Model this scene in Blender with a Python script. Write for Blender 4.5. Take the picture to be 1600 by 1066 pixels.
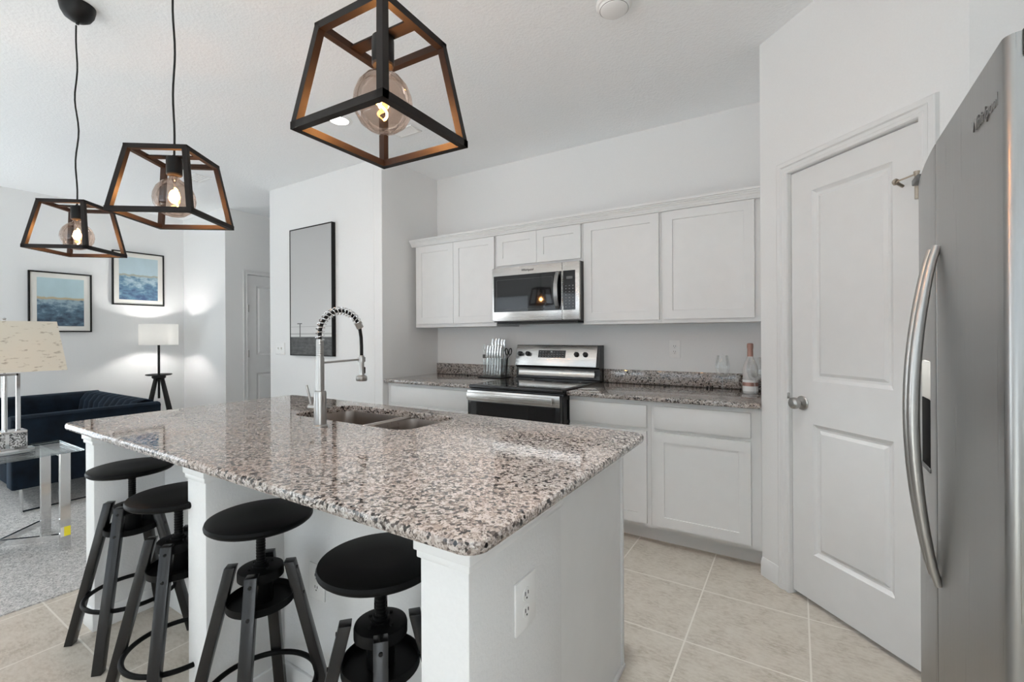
import bpy, bmesh, math, random
from mathutils import Vector, Matrix
random.seed(7)
S = bpy.context.scene
COL = S.collection
PI = math.pi
for o in list(bpy.data.objects):
    bpy.data.objects.remove(o)

# ------------------------------------------------------------------ camera
CAM_H, YAW, ROLL = 1.287, .5583, -.0055
fw = Vector((-math.sin(YAW), math.cos(YAW), 0))
r0 = Vector((math.cos(YAW), math.sin(YAW), 0)); u0 = Vector((0, 0, 1))
RI = math.cos(ROLL)*r0 + math.sin(ROLL)*u0
UP = -math.sin(ROLL)*r0 + math.cos(ROLL)*u0
cd = bpy.data.cameras.new('camera')
cam = bpy.data.objects.new('camera', cd); COL.objects.link(cam)
cd.sensor_width = 36; cd.lens = 711.59/1600*36
cd.shift_y = -(533-523.93)/1600
cd.clip_start = .02
m = Matrix.Identity(4)
for i in range(3):
    m[i][0], m[i][1], m[i][2] = RI[i], UP[i], -fw[i]
m[2][3] = CAM_H
cam.matrix_world = m
S.camera = cam

# ------------------------------------------------------------------ world, light, exposure
S.view_settings.view_transform = 'Standard'
S.view_settings.look = 'None'
S.view_settings.gamma = 1
S.view_settings.use_curve_mapping = False
S.view_settings.exposure = .33
w = bpy.data.worlds.new('world'); S.world = w; w.use_nodes = True
w.node_tree.nodes['Background'].inputs[0].default_value = (.75, .87, 1, 1)
w.node_tree.nodes['Background'].inputs[1].default_value = 1.5
S.cycles.max_bounces = 10; S.cycles.diffuse_bounces = 7; S.cycles.glossy_bounces = 5
S.cycles.transparent_max_bounces = 16
S.cycles.use_denoising = True
S.cycles.sample_clamp_indirect = 6

def area(name, loc, rot, sx, sy, power, color=(1, 1, 1)):
    l = bpy.data.lights.new(name, 'AREA'); l.shape = 'RECTANGLE'; l.size = sx; l.size_y = sy
    l.energy = power; l.color = color
    o = bpy.data.objects.new(name, l); COL.objects.link(o); o.location = loc; o.rotation_euler = rot
    return o
REAR = -3.0           # the rear wall with the windows, behind the camera
WIN = [(-6.2, -5.2, .95, 2.25), (-4.9, -4.0, .95, 2.25), (-3.3, -1.0, .05, 2.3), (-.5, .7, .95, 2.25)]  # third opening, a sliding door, is added to let in light
WPOW = [46, 40, 50, 22]
for (x0, x1, z0, z1), p in zip(WIN, WPOW):    # daylight standing outside each window pane
    area('window_daylight', ((x0+x1)/2, REAR-.2, (z0+z1)/2), (PI/2, 0, 0), x1-x0, z1-z0, p*.10, (.94, .975, 1))
    area('bounce_fill', ((x0+x1)/2, REAR-.2, z0+.25*(z1-z0)), (PI/2+1.33, 0, 0), x1-x0, .6*(z1-z0), p*.22, (.94, .975, 1))  # up-tilted lamp standing in for ground light, added to brighten the ceiling
sl = bpy.data.lights.new('sun', 'SUN'); sl.energy = 92; sl.angle = .009; sl.color = (.87, .95, 1)
so_ = bpy.data.objects.new('sun', sl); COL.objects.link(so_)       # falls steeply through the rear windows onto the floor behind the camera
so_.rotation_euler = Vector((-.12, .50, -.86)).to_track_quat('-Z', 'Y').to_euler()
XE_ = 1.12
SIDE = (-1.9, .3, .05, 2.3)                    # sliding door in the living room's left wall, out of frame
area('window_daylight', (-7.07, (SIDE[0]+SIDE[1])/2, 1.2), (PI/2, 0, -PI/2), 2.2, 2.2, 20, (.94, .975, 1))
area('bounce_fill', (-7.07, (SIDE[0]+SIDE[1])/2, .5), (PI/2+1.3, 0, -PI/2), 2.2, 1.2, 40, (.94, .975, 1))  # added up-tilted fill lamp again, at the left sliding door
RW = (-2.4, -.7, .6, 2.3)                      # unseen window added right of the camera to light right-facing sides
area('window_daylight', (XE_+.3, (RW[0]+RW[1])/2, (RW[2]+RW[3])/2), (PI/2, 0, PI/2), RW[1]-RW[0], RW[3]-RW[2], 45, (.94, .975, 1))
for x, y, e, sz in ((-.35, 1.5, 105, 1.3), (-.2, -1.3, 65, 1.75), (-2.2, -1.8, 50, 1.75), (-4.9, -.9, 120, 1.75)):     # bare spots added outside the frame to brighten floor and ceiling
    l = bpy.data.lights.new('added_fill_spot', 'SPOT'); l.energy = e; l.spot_size = sz; l.spot_blend = .7; l.shadow_soft_size = .07; l.color = (.95, .98, 1)
    o = bpy.data.objects.new('added_fill_spot', l); COL.objects.link(o); o.location = (x, y, 2.81)

# ------------------------------------------------------------------ materials
class NT:
    def __init__(s, name):
        s.m = bpy.data.materials.new(name); s.m.use_nodes = True
        s.t = s.m.node_tree; s.n = s.t.nodes; s.l = s.t.links
        s.b = s.n['Principled BSDF']; s.out = s.n['Material Output']
    def add(s, typ, **kw):
        n = s.n.new(typ)
        for k, v in kw.items():
            if hasattr(n, k) and not isinstance(v, tuple) and k not in n.inputs: setattr(n, k, v)
            else: n.inputs[k].default_value = v
        return n
    def link(s, a, b): s.l.new(a, b)
    def math(s, op, a, b=None):
        n = s.n.new('ShaderNodeMath'); n.operation = op
        for i, v in enumerate((a, b)):
            if v is None: continue
            if hasattr(v, 'links'): s.link(v, n.inputs[i])
            else: n.inputs[i].default_value = v
        return n.outputs[0]
    def ramp(s, fac, stops, mode='LINEAR'):
        n = s.n.new('ShaderNodeValToRGB'); n.color_ramp.interpolation = mode
        e = n.color_ramp.elements
        while len(e) < len(stops): e.new(.5)
        for q, (p, c) in zip(e, stops):
            q.position = p; q.color = (*c, 1) if len(c) == 3 else c
        s.link(fac, n.inputs[0]); return n.outputs[0]
    def mix(s, fac, a, b, mode='MIX'):
        n = s.n.new('ShaderNodeMix'); n.data_type = 'RGBA'; n.blend_type = mode
        for i, v in ((0, fac), (6, a), (7, b)):
            if hasattr(v, 'links'): s.link(v, n.inputs[i])
            else: n.inputs[i].default_value = v if i == 0 else (*v, 1)
        return n.outputs[2]
    def coord(s, kind='Object'): return s.n.new('ShaderNodeTexCoord').outputs[kind]
    def noise(s, vec, scale, detail=3, rough=.5):
        n = s.n.new('ShaderNodeTexNoise'); n.inputs['Scale'].default_value = scale
        n.inputs['Detail'].default_value = detail; n.inputs['Roughness'].default_value = rough
        s.link(vec, n.inputs['Vector']); return n
    def mapping(s, vec, loc=(0, 0, 0), rot=(0, 0, 0), sc=(1, 1, 1)):
        n = s.n.new('ShaderNodeMapping'); n.inputs['Location'].default_value = loc
        n.inputs['Rotation'].default_value = rot; n.inputs['Scale'].default_value = sc
        s.link(vec, n.inputs['Vector']); return n.outputs[0]
    def bump(s, h, strength=.2, dist=.002):
        n = s.n.new('ShaderNodeBump'); n.inputs['Strength'].default_value = strength
        n.inputs['Distance'].default_value = dist; s.link(h, n.inputs['Height'])
        s.link(n.outputs[0], s.b.inputs['Normal'])
    def set(s, col=None, rough=None, metal=None, **kw):
        if col is not None: s.b.inputs['Base Color'].default_value = (*col, 1)
        if rough is not None: s.b.inputs['Roughness'].default_value = rough
        if metal is not None: s.b.inputs['Metallic'].default_value = metal
        for k, v in kw.items(): s.b.inputs[k.replace('_', ' ')].default_value = v
        return s

def plain(name, col, rough=.5, metal=0, bump=None, **kw):
    t = NT(name).set(col, rough, metal, **kw)
    c = t.coord(); n = t.noise(c, bump[0] if bump else 14, 3)
    v = t.mix(n.outputs[0], [q*.97 for q in col], [min(1, q*1.03) for q in col])
    t.link(v, t.b.inputs['Base Color'])
    if bump: t.bump(n.outputs[0], bump[1], bump[2])
    return t.m
M = {}
M['wall'] = plain('wall_paint', (.79, .79, .785), .75, bump=(160, .12, .002))
M['ceiling'] = plain('ceiling_texture', (.92, .935, .945), .85, bump=(70, .45, .006))
M['island_paint'] = plain('textured_white_paint', (.73, .73, .725), .7, bump=(120, .28, .003))
M['trim'] = plain('trim_white', (.745, .745, .74), .4)
M['cabinet'] = plain('cabinet_white', (.745, .745, .74), .38)
M['black'] = plain('matte_black', (.008, .008, .008), .45, Specular_IOR_Level=.25)
M['black_gloss'] = plain('black_enamel', (.01, .01, .011), .22)
M['stool_black'] = plain('stool_black_paint', (.004, .004, .004), .45, Specular_IOR_Level=.1)
M['stool_leg'] = plain('stool_black_leg', (.006, .006, .0065), .27, Specular_IOR_Level=.45)
M['bronze'] = plain('dark_bronze', (.011, .008, .007), .5, 0, Specular_IOR_Level=.2)
M['glass_black'] = plain('black_glass', (.006, .006, .007), .04)
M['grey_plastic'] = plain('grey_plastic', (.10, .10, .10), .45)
M['cap_grey'] = plain('dark_cap_plastic', (.045, .045, .043), .5, Specular_IOR_Level=.2)
M['white_plastic'] = plain('white_plastic', (.83, .83, .82), .35)
M['dark_slot'] = plain('dark_slot', (.012, .012, .012), .7, Specular_IOR_Level=.05)
M['chrome'] = plain('chrome', (.78, .78, .78), .09, 1)
M['nickel'] = plain('satin_nickel', (.44, .43, .415), .28, 1)
M['old_nickel'] = plain('aged_nickel', (.42, .37, .31), .35, 1)
M['copper_foil'] = plain('rose_foil', (.42, .24, .20), .4, .6)
M['paper_mat'] = plain('picture_mat', (.78, .76, .71), .8)
M['chain'] = plain('polished_spring', (.7, .7, .7), .15, 1)
M['mark_grey'] = plain('printed_grey', (.30, .30, .30), .5)
M['yellow'] = plain('yellow_label', (.85, .72, .03), .5)
M['pale_label'] = plain('pale_label', (.72, .71, .66), .5)

def brushed(name, col, rough, axis, amt=.35):
    t = NT(name).set(col, rough, 1)
    sc = [1, 1, 1]; sc = [220 if i != axis else 2.0 for i in range(3)]
    n = t.noise(t.mapping(t.coord(), sc=tuple(sc)), 1.0, 2)
    t.link(t.mix(n.outputs[0], [q*(1-amt*.25) for q in col], [min(1, q*(1+amt*.2)) for q in col]), t.b.inputs['Base Color'])
    t.link(t.math('MULTIPLY_ADD', n.outputs[0], .12), t.b.inputs['Roughness'])
    t.n[-1].inputs[2].default_value = rough-.06
    return t.m
M['steel_h'] = brushed('brushed_steel_horizontal', (.62, .60, .58), .26, 0)
M['steel_v'] = brushed('brushed_steel_vertical', (.34, .34, .335), .30, 2)
M['sink_steel'] = brushed('sink_steel', (.44, .40, .37), .30, 2)

def granite():
    t = NT('speckled_granite').set(rough=.045, Specular_IOR_Level=.8)
    c = t.coord()
    d = t.noise(c, 60, 2)
    cc = t.mix(.006, c, d.outputs['Color'], 'ADD')
    v = t.add('ShaderNodeTexVoronoi', Scale=125.0); t.link(cc, v.inputs['Vector'])
    sep = t.n.new('ShaderNodeSeparateColor'); t.link(v.outputs['Color'], sep.inputs[0])
    big = t.noise(c, 5, 2)
    f = t.math('ADD', sep.outputs[0], t.math('MULTIPLY', t.math('SUBTRACT', big.outputs[0], .5), .35))
    base = t.ramp(f, [(0, (.016, .014, .0135)), (.085, (.095, .082, .076)), (.165, (.225, .198, .180)), (.29, (.36, .325, .298)), (.60, (.50, .468, .442))], 'CONSTANT')
    v2 = t.add('ShaderNodeTexVoronoi', Scale=300.0); t.link(cc, v2.inputs['Vector'])
    sep2 = t.n.new('ShaderNodeSeparateColor'); t.link(v2.outputs['Color'], sep2.inputs[0])
    fine = t.ramp(sep2.outputs[1], [(0, (.25, .23, .23)), (.22, (.8, .78, .77)), (.6, (1, 1, 1))], 'CONSTANT')
    col = t.mix(.8, base, fine, 'MULTIPLY')
    warm = t.noise(c, 2.6, 2)
    col = t.mix(t.ramp(warm.outputs[0], [(.5, (0, 0, 0)), (.68, (.6, .6, .6))]), col, t.mix(1.0, col, (1, .88, .82), 'MULTIPLY'))
    t.link(col, t.b.inputs['Base Color'])
    return t.m
M['granite'] = granite()

def tiles():
    t = NT('beige_floor_tile').set(rough=.38)
    c = t.coord()
    b = t.n.new('ShaderNodeTexBrick'); b.offset = 0; b.squash = 1
    t.link(t.mapping(c, loc=(.404, .224, 0)), b.inputs['Vector'])
    for k, q in (('Scale', 1.0), ('Brick Width', .445), ('Row Height', .445), ('Mortar Size', .0035), ('Mortar Smooth', .1), ('Bias', 0)):
        b.inputs[k].default_value = q
    n1 = t.noise(c, 9, 8, .68); n2 = t.noise(t.mapping(c, sc=(1, 2.2, 1)), 34, 6, .65)
    a = t.ramp(n1.outputs[0], [(.32, (.335, .285, .228)), (.50, (.45, .398, .335)), (.70, (.55, .50, .435))])
    a = t.mix(t.ramp(n2.outputs[0], [(.40, (0, 0, 0)), (.60, (.75, .75, .75))]), a, (.55, .505, .445))
    sep = t.n.new('ShaderNodeMix'); 
    t.link(t.mix(b.outputs['Fac'], a, (.66, .62, .56)), t.b.inputs['Base Color'])
    t.n.remove(sep)
    t.bump(t.math('SUBTRACT', 1.0, b.outputs['Fac']), .35, .002)
    return t.m
M['tile'] = tiles()

def carpet():
    t = NT('grey_loop_carpet').set(rough=.95)
    c = t.coord()
    n = t.noise(c, 130, 3, .7); n2 = t.noise(c, 45, 2)
    f = t.math('ADD', t.math('MULTIPLY', n.outputs[0], .7), t.math('MULTIPLY', n2.outputs[0], .3))
    t.link(t.ramp(f, [(.36, (.19, .19, .19)), (.5, (.45, .445, .435)), (.64, (.66, .65, .635))]), t.b.inputs['Base Color'])
    t.bump(n.outputs[0], .8, .006)
    return t.m
M['carpet'] = carpet()

def velvet():
    t = NT('navy_velvet').set((.012, .026, .048), .85, Sheen_Weight=.12, Sheen_Roughness=.35, Specular_IOR_Level=.15)
    t.b.inputs['Sheen Tint'].default_value = (.35, .55, .8, 1)
    n = t.noise(t.coord(), 8, 4, .6)
    t.link(t.ramp(n.outputs[0], [(.35, (.0035, .006, .010)), (.7, (.007, .015, .026))]), t.b.inputs['Base Color'])
    return t.m
M['velvet'] = velvet()

def thin_glass(name, tint, refl=.09, rough=.02, edge=.25):
    t = NT(name)
    tr = t.n.new('ShaderNodeBsdfTransparent'); tr.inputs[0].default_value = (*tint, 1)
    gl = t.n.new('ShaderNodeBsdfGlossy'); gl.inputs[0].default_value = (1, 1, 1, 1); gl.inputs[1].default_value = rough
    lw = t.n.new('ShaderNodeLayerWeight'); lw.inputs[0].default_value = edge
    n = t.noise(t.coord(), 3, 1)
    f = t.math('ADD', t.math('MULTIPLY', lw.outputs['Fresnel'], .55), t.math('MULTIPLY', n.outputs[0], refl))
    mx = t.n.new('ShaderNodeMixShader'); t.link(f, mx.inputs[0]); t.link(tr.outputs[0], mx.inputs[1]); t.link(gl.outputs[0], mx.inputs[2])
    t.link(mx.outputs[0], t.out.inputs[0]); t.n.remove(t.b)
    return t.m
M['bulb_glass'] = thin_glass('smoked_bulb_glass', (.74, .64, .58), .09)
M['clear_glass'] = thin_glass('clear_glass', (.95, .96, .96), .10, edge=.42)
M['table_glass'] = thin_glass('table_glass', (.78, .82, .83), .16)
M['acrylic'] = thin_glass('clear_acrylic', (.93, .94, .94), .10)

def emit(name, col, strength):
    t = NT(name)
    e = t.n.new('ShaderNodeEmission'); e.inputs[0].default_value = (*col, 1); e.inputs[1].default_value = strength
    t.link(e.outputs[0], t.out.inputs[0]); t.n.remove(t.b)
    return t.m
M['filament'] = emit('glowing_filament', (1, .50, .16), 60)
M['lamp_disc'] = emit('lit_downlight', (1, .98, .95), 14)

def shade_fabric(name, col, trans, fleck=None):
    t = NT(name).set(col, .9)
    c = t.coord(); n = t.noise(t.mapping(c, sc=(26, 26, 75)) if fleck else c, 1 if fleck else 120, 2)
    colout = t.ramp(n.outputs[0], [(.30, fleck or [q*.95 for q in col]), (.40, col)]) if fleck else t.mix(n.outputs[0], [q*.97 for q in col], col)
    t.link(colout, t.b.inputs['Base Color'])
    tl = t.n.new('ShaderNodeBsdfTranslucent'); t.link(colout, tl.inputs[0])
    mx = t.n.new('ShaderNodeMixShader'); mx.inputs[0].default_value = trans
    t.link(t.b.outputs[0], mx.inputs[1]); t.link(tl.outputs[0], mx.inputs[2]); t.link(mx.outputs[0], t.out.inputs[0])
    return t.m
M['white_shade'] = shade_fabric('white_lamp_shade', (.95, .945, .93), .95)
M['linen_shade'] = shade_fabric('flecked_linen_shade', (.76, .73, .64), .25, (.50, .46, .38))

def crackle():
    t = NT('crackled_mirror').set((.6, .6, .6), .18, .8)
    v = t.add('ShaderNodeTexVoronoi', Scale=170.0); t.link(t.coord(), v.inputs['Vector'])
    s = t.n.new('ShaderNodeSeparateColor'); t.link(v.outputs['Color'], s.inputs[0])
    t.link(t.ramp(s.outputs[0], [(0, (.10, .10, .10)), (.4, (.45, .45, .45)), (.7, (.8, .8, .8))], 'CONSTANT'), t.b.inputs['Base Color'])
    return t.m
M['crackle'] = crackle()

def seascape(name, sky, line, deep, mid, pale, seed):
    t = NT(name).set(rough=.6)
    g = t.coord('Generated'); s = t.n.new('ShaderNodeSeparateXYZ'); t.link(g, s.inputs[0])
    n = t.noise(t.mapping(g, loc=(seed, seed, seed), sc=(1, 2.2, 5)), 2.0, 6, .62)
    n2 = t.noise(t.mapping(g, loc=(seed+4, 0, 1), sc=(1, 2, 1.2)), 2.4, 4)
    z = t.math('ADD', s.outputs[2], t.math('MULTIPLY', t.math('SUBTRACT', n2.outputs[0], .5), .10))
    sea = t.ramp(t.math('ADD', n.outputs[0], t.math('MULTIPLY', t.math('SUBTRACT', z, .3), .45)), [(.28, deep), (.5, mid), (.66, pale)])
    skyc = t.mix(n2.outputs[0], [q*.9 for q in sky], [min(1, q*1.1) for q in sky])
    c = t.mix(t.ramp(z, [(.54, (0, 0, 0)), (.57, (1, 1, 1))]), sea, line)
    c = t.mix(t.ramp(z, [(.585, (0, 0, 0)), (.61, (1, 1, 1))]), c, skyc)
    t.link(c, t.b.inputs['Base Color']); return t.m
M['sea1'] = seascape('misty_blue_painting', (.44, .58, .62), (.50, .40, .25), (.028, .045, .075), (.09, .16, .22), (.30, .40, .46), 0.3)
M['sea2'] = seascape('bright_blue_painting', (.46, .58, .63), (.36, .36, .30), (.05, .09, .18), (.13, .24, .34), (.42, .54, .60), 3.7)

def field_photo():
    t = NT('grey_field_photograph').set(rough=.5)
    g = t.coord('Generated'); s = t.n.new('ShaderNodeSeparateXYZ'); t.link(g, s.inputs[0])
    x, z = s.outputs[0], s.outputs[2]
    n = t.noise(t.mapping(g, sc=(3, 1, 16)), 3, 5, .6)
    sky = t.ramp(z, [(.14, (.62, .62, .61)), (.25, (.56, .56, .555)), (.6, (.48, .48, .475)), (1, (.42, .42, .42))])
    ground = t.ramp(n.outputs[0], [(.35, (.035, .035, .035)), (.7, (.11, .11, .11))])
    c = t.mix(t.ramp(z, [(.138, (0, 0, 0)), (.145, (1, 1, 1))]), ground, sky)
    def band(v, c0, wd): return t.math('LESS_THAN', t.math('ABSOLUTE', t.math('SUBTRACT', v, c0)), wd)
    pole = t.math('MULTIPLY', band(x, .24, .012), band(z, .195, .055))
    bar = t.math('MULTIPLY', band(x, .23, .06), band(z, .247, .0035))
    wires = t.math('MULTIPLY', t.math('MAXIMUM', band(z, .222, .0022), band(z, .165, .006)), .35)
    f = t.math('MAXIMUM', t.math('MAXIMUM', pole, bar), wires)
    t.link(t.mix(f, c, (.07, .07, .07)), t.b.inputs['Base Color']); return t.m
M['photo'] = field_photo()

def bottle_mat():
    t = NT('pale_bottle').set((.55, .55, .54), .12)
    g = t.coord('Generated'); s = t.n.new('ShaderNodeSeparateXYZ'); t.link(g, s.inputs[0])
    t.link(t.ramp(s.outputs[2], [(0, (.60, .60, .60)), (.3, (.48, .47, .46)), (.8, (.66, .63, .62))]), t.b.inputs['Base Color'])
    return t.m
M['bottle'] = bottle_mat()

# ------------------------------------------------------------------ mesh helpers
class B:
    """collects shapes into one bmesh"""
    def __init__(s): s.bm = bmesh.new()
    def _take(s, t, mat=None):
        if mat is not None: bmesh.ops.transform(t, matrix=mat, verts=t.verts)
        me = bpy.data.meshes.new('tmp'); t.to_mesh(me); t.free()
        s.bm.from_mesh(me); bpy.data.meshes.remove(me); return s
    def box(s, x0, x1, y0, y1, z0, z1, bev=0, seg=2, mat=None):
        t = bmesh.new(); bmesh.ops.create_cube(t, size=1)
        for v in t.verts:
            v.co = Vector(((x0+x1)/2+v.co.x*(x1-x0), (y0+y1)/2+v.co.y*(y1-y0), (z0+z1)/2+v.co.z*(z1-z0)))
        if bev: bmesh.ops.bevel(t, geom=list(t.edges), offset=bev, segments=seg, profile=.5, affect='EDGES')
        return s._take(t, mat)
    def lathe(s, prof, c=(0, 0, 0), seg=32, mat=None):
        t = bmesh.new(); rings = []
        for r, z in prof:
            if r < 1e-6: rings.append([t.verts.new((0, 0, z))])
            else: rings.append([t.verts.new((r*math.cos(2*PI*i/seg), r*math.sin(2*PI*i/seg), z)) for i in range(seg)])
        for a, b in zip(rings, rings[1:]):
            for i in range(seg):
                j = (i+1) % seg
                if len(a) == 1 and len(b) == 1: continue
                if len(a) == 1: t.faces.new((a[0], b[j], b[i]))
                elif len(b) == 1: t.faces.new((a[i], a[j], b[0]))
                else: t.faces.new((a[i], a[j], b[j], b[i]))
        bmesh.ops.recalc_face_normals(t, faces=t.faces)
        mm = Matrix.Translation(c)
        return s._take(t, mm if mat is None else mat @ mm)
    def cyl(s, p0, p1, r, r2=None, seg=20):
        p0, p1 = Vector(p0), Vector(p1); d = p1-p0; L = d.length
        q = d.to_track_quat('Z', 'Y').to_matrix().to_4x4()
        r2 = r if r2 is None else r2
        return s.lathe([(0, 0), (r, 0), (r2, L), (0, L)], seg=seg, mat=Matrix.Translation(p0) @ q)
    def tube(s, pts, r, seg=10, closed=False, flat=None):
        pts = [Vector(p) for p in pts]; t = bmesh.new(); n = len(pts); rings = []
        up = None
        for i, p in enumerate(pts):
            a = pts[(i-1) % n] if (closed or i) else p
            b = pts[(i+1) % n] if (closed or i < n-1) else p
            d = (b-a).normalized()
            if up is None: up = d.orthogonal().normalized()
            up = (up-d*up.dot(d)).normalized(); side = d.cross(up)
            rr = r(i/(n-1)) if callable(r) else r
            rings.append([t.verts.new(p+up*math.cos(2*PI*k/seg)*rr+side*math.sin(2*PI*k/seg)*rr) for k in range(seg)])
        for i in range(n if closed else n-1):
            a, b = rings[i], rings[(i+1) % n]
            for k in range(seg): t.faces.new((a[k], a[(k+1) % seg], b[(k+1) % seg], b[k]))
        if not closed: t.faces.new(rings[0][::-1]); t.faces.new(rings[-1])
        bmesh.ops.recalc_face_normals(t, faces=t.faces)
        return s._take(t)
    def bar(s, p0, p1, wx, wy, up=(0, 0, 1), bev=0, ext=0):
        """square bar from p0 to p1; wx across, wy along 'up'"""
        p0, p1 = Vector(p0), Vector(p1); d = (p1-p0); L = d.length; d.normalize()
        side = d.cross(Vector(up)).normalized(); u = side.cross(d)
        t = bmesh.new(); bmesh.ops.create_cube(t, size=1)
        for v in t.verts: v.co = Vector((v.co.x*wx, v.co.y*wy, (v.co.z)*(L+2*ext)))
        if bev: bmesh.ops.bevel(t, geom=list(t.edges), offset=bev, segments=2, profile=.5, affect='EDGES')
        mm = Matrix((side, u, d)).transposed().to_4x4(); mm.translation = (p0+p1)/2
        return s._take(t, mm)
    def prism(s, poly, a0, a1, axis='x', bev=0, mat=None):
        """extrude a 2-D polygon along an axis; poly in the other two axes in order"""
        t = bmesh.new()
        f = {'x': lambda p, a: (a, p[0], p[1]), 'y': lambda p, a: (p[0], a, p[1]), 'z': lambda p, a: (p[0], p[1], a)}[axis]
        A = [t.verts.new(f(p, a0)) for p in poly]; C = [t.verts.new(f(p, a1)) for p in poly]
        n = len(poly); t.faces.new(A); t.faces.new(C[::-1])
        for i in range(n): t.faces.new((A[i], C[i], C[(i+1) % n], A[(i+1) % n]))
        bmesh.ops.recalc_face_normals(t, faces=t.faces)
        if bev: bmesh.ops.bevel(t, geom=list(t.edges), offset=bev, segments=2, profile=.5, affect='EDGES')
        return s._take(t, mat)
    def quads(s, V, F, mat=None, recalc=True):
        t = bmesh.new(); vs = [t.verts.new(v) for v in V]
        for f in F: t.faces.new([vs[i] for i in f])
        bmesh.ops.remove_doubles(t, verts=t.verts, dist=1e-5)
        if recalc: bmesh.ops.recalc_face_normals(t, faces=t.faces)
        return s._take(t, mat)

BASE = {}
def base_of(p):
    while p is not None:
        if p.name in BASE: return BASE[p.name]
        p = p.parent
    return Vector((0, 0, 0))
def mesh(name, b, mt, parent=None, smooth=29, mat=None):
    off = base_of(parent)
    if mat is not None: bmesh.ops.transform(b.bm, matrix=mat, verts=b.bm.verts)
    if off.length: bmesh.ops.translate(b.bm, vec=-off, verts=b.bm.verts)
    me = bpy.data.meshes.new(name); b.bm.to_mesh(me); b.bm.free()
    me.materials.append(M[mt] if isinstance(mt, str) else mt)
    if smooth:
        me.shade_smooth(); me.set_sharp_from_angle(angle=math.radians(smooth))
    o = bpy.data.objects.new(name, me); COL.objects.link(o)
    if parent: o.parent = parent
    return o
def tag(o, label=None, cat=None, group=None, kind=None):
    for k, v in (('label', label), ('category', cat), ('group', group), ('kind', kind)):
        if v: o[k] = v
    return o
def thing(name, label, cat, loc=(0, 0, 0), group=None):
    o = bpy.data.objects.new(name, None); COL.objects.link(o); o.location = loc
    o.empty_display_size = .1
    BASE[o.name] = Vector(loc); return tag(o, label, cat, group)
def single(name, b, mt, label, cat, group=None, **kw): return tag(mesh(name, b, mt, **kw), label, cat, group)
def struct(name, b, mt, **kw): return tag(mesh(name, b, mt, **kw), kind='structure')
def copy_tree(o, parent=None):
    c = o.copy(); COL.objects.link(c); c.parent = parent
    for ch in o.children: copy_tree(ch, c)
    return c
def lamp_in(name, parent, loc, power, col, radius=.02):
    l = bpy.data.lights.new(name, 'POINT'); l.energy = power; l.color = col; l.shadow_soft_size = radius
    o = bpy.data.objects.new(name, l); COL.objects.link(o); o.parent = parent
    o.location = Vector(loc)-base_of(parent); return o

def rect_face(x0, x1, z0, z1, y): return [(x0, y, z0), (x1, y, z0), (x1, y, z1), (x0, y, z1)]
def panel_slab(b, x0, x1, z0, z1, y, th, panels, rings, mat=None):
    """slab facing -y with panels (rects stacked in z); rings = [(inset, depth)...] of each panel's moulding"""
    V, F = [], []
    def ring(r): i = len(V); V.extend(r); return [i, i+1, i+2, i+3]
    def q(*a): F.append(a)
    o = ring(rect_face(x0, x1, z0, z1, y)); k = ring(rect_face(x0, x1, z0, z1, y+th))
    for i in range(4): q(o[(i+1) % 4], o[i], k[i], k[(i+1) % 4])
    q(*k[::-1])
    px0, px1 = panels[0][0], panels[0][1]
    zs = [z0]
    for p in panels: zs += [p[2], p[3]]
    zs.append(z1)
    for i in range(len(zs)-1):
        for a, c in ((x0, px0), (px0, px1), (px1, x1)):
            if i % 2 and a == px0: continue
            q(*ring(rect_face(a, c, zs[i], zs[i+1], y)))
    for p in panels:
        prev = ring(rect_face(*p, y))
        for ins, dep in rings:
            cur = ring(rect_face(p[0]+ins, p[1]-ins, p[2]+ins, p[3]-ins, y+dep))
            for i in range(4): q(prev[i], prev[(i+1) % 4], cur[(i+1) % 4], cur[i])
            prev = cur
        q(*prev)
    b.quads(V, F, mat, recalc=False); return b
def shaker(x0, x1, z0, z1, y, th=.019, rail=.058):
    b = B()
    panel_slab(b, x0, x1, z0, z1, y, th, [(x0+rail, x1-rail, z0+rail, z1-rail)], [(.0015, .0065)])
    return b

# ------------------------------------------------------------------ the room
H = 2.834
XK, XR = -3.03, -.161            # kitchen recess: left and right side
YB, YP = 3.458, 2.74             # kitchen back wall, picture wall
XL, YL, XH = -6.87, 2.81, -5.80  # living wall, its corner wall, hall wall
XE = 1.12                        # wall behind the fridge
T = .12
struct('floor', B().box(-3.12, XE+T, REAR-T, YB+T, -.05, 0), 'tile', smooth=0)
struct('floor_carpet', B().box(XL-T, -3.12, REAR-T, 4.6, -.05, .006), 'carpet', smooth=0)
struct('ceiling', B().box(XL-T, XE+T, REAR-T, 4.6, H, H+.1), 'ceiling', smooth=0)
struct('wall_back', B().box(XK-.001, XR+.001, YB, YB+T, 0, H), 'wall', smooth=0)
struct('wall_kitchen_side', B().box(XK-.10, XK, YP, 4.5, 0, H, .004, 1), 'wall', smooth=0)
struct('wall_picture', B().box(-4.738, XK-.10, YP, YP+T, 0, H, .004, 1), 'wall', smooth=0)
struct('wall_hall_right', B().box(-4.738, -4.738+T, YP+T, 4.5, 0, H), 'wall', smooth=0)
struct('wall_hall_end', B().box(XH, -4.738, 4.5, 4.6, 0, H), 'wall', smooth=0)
struct('wall_living_corner', B().box(XL, XH-T, YL, YL+.10, 0, H), 'wall', smooth=0)
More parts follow.
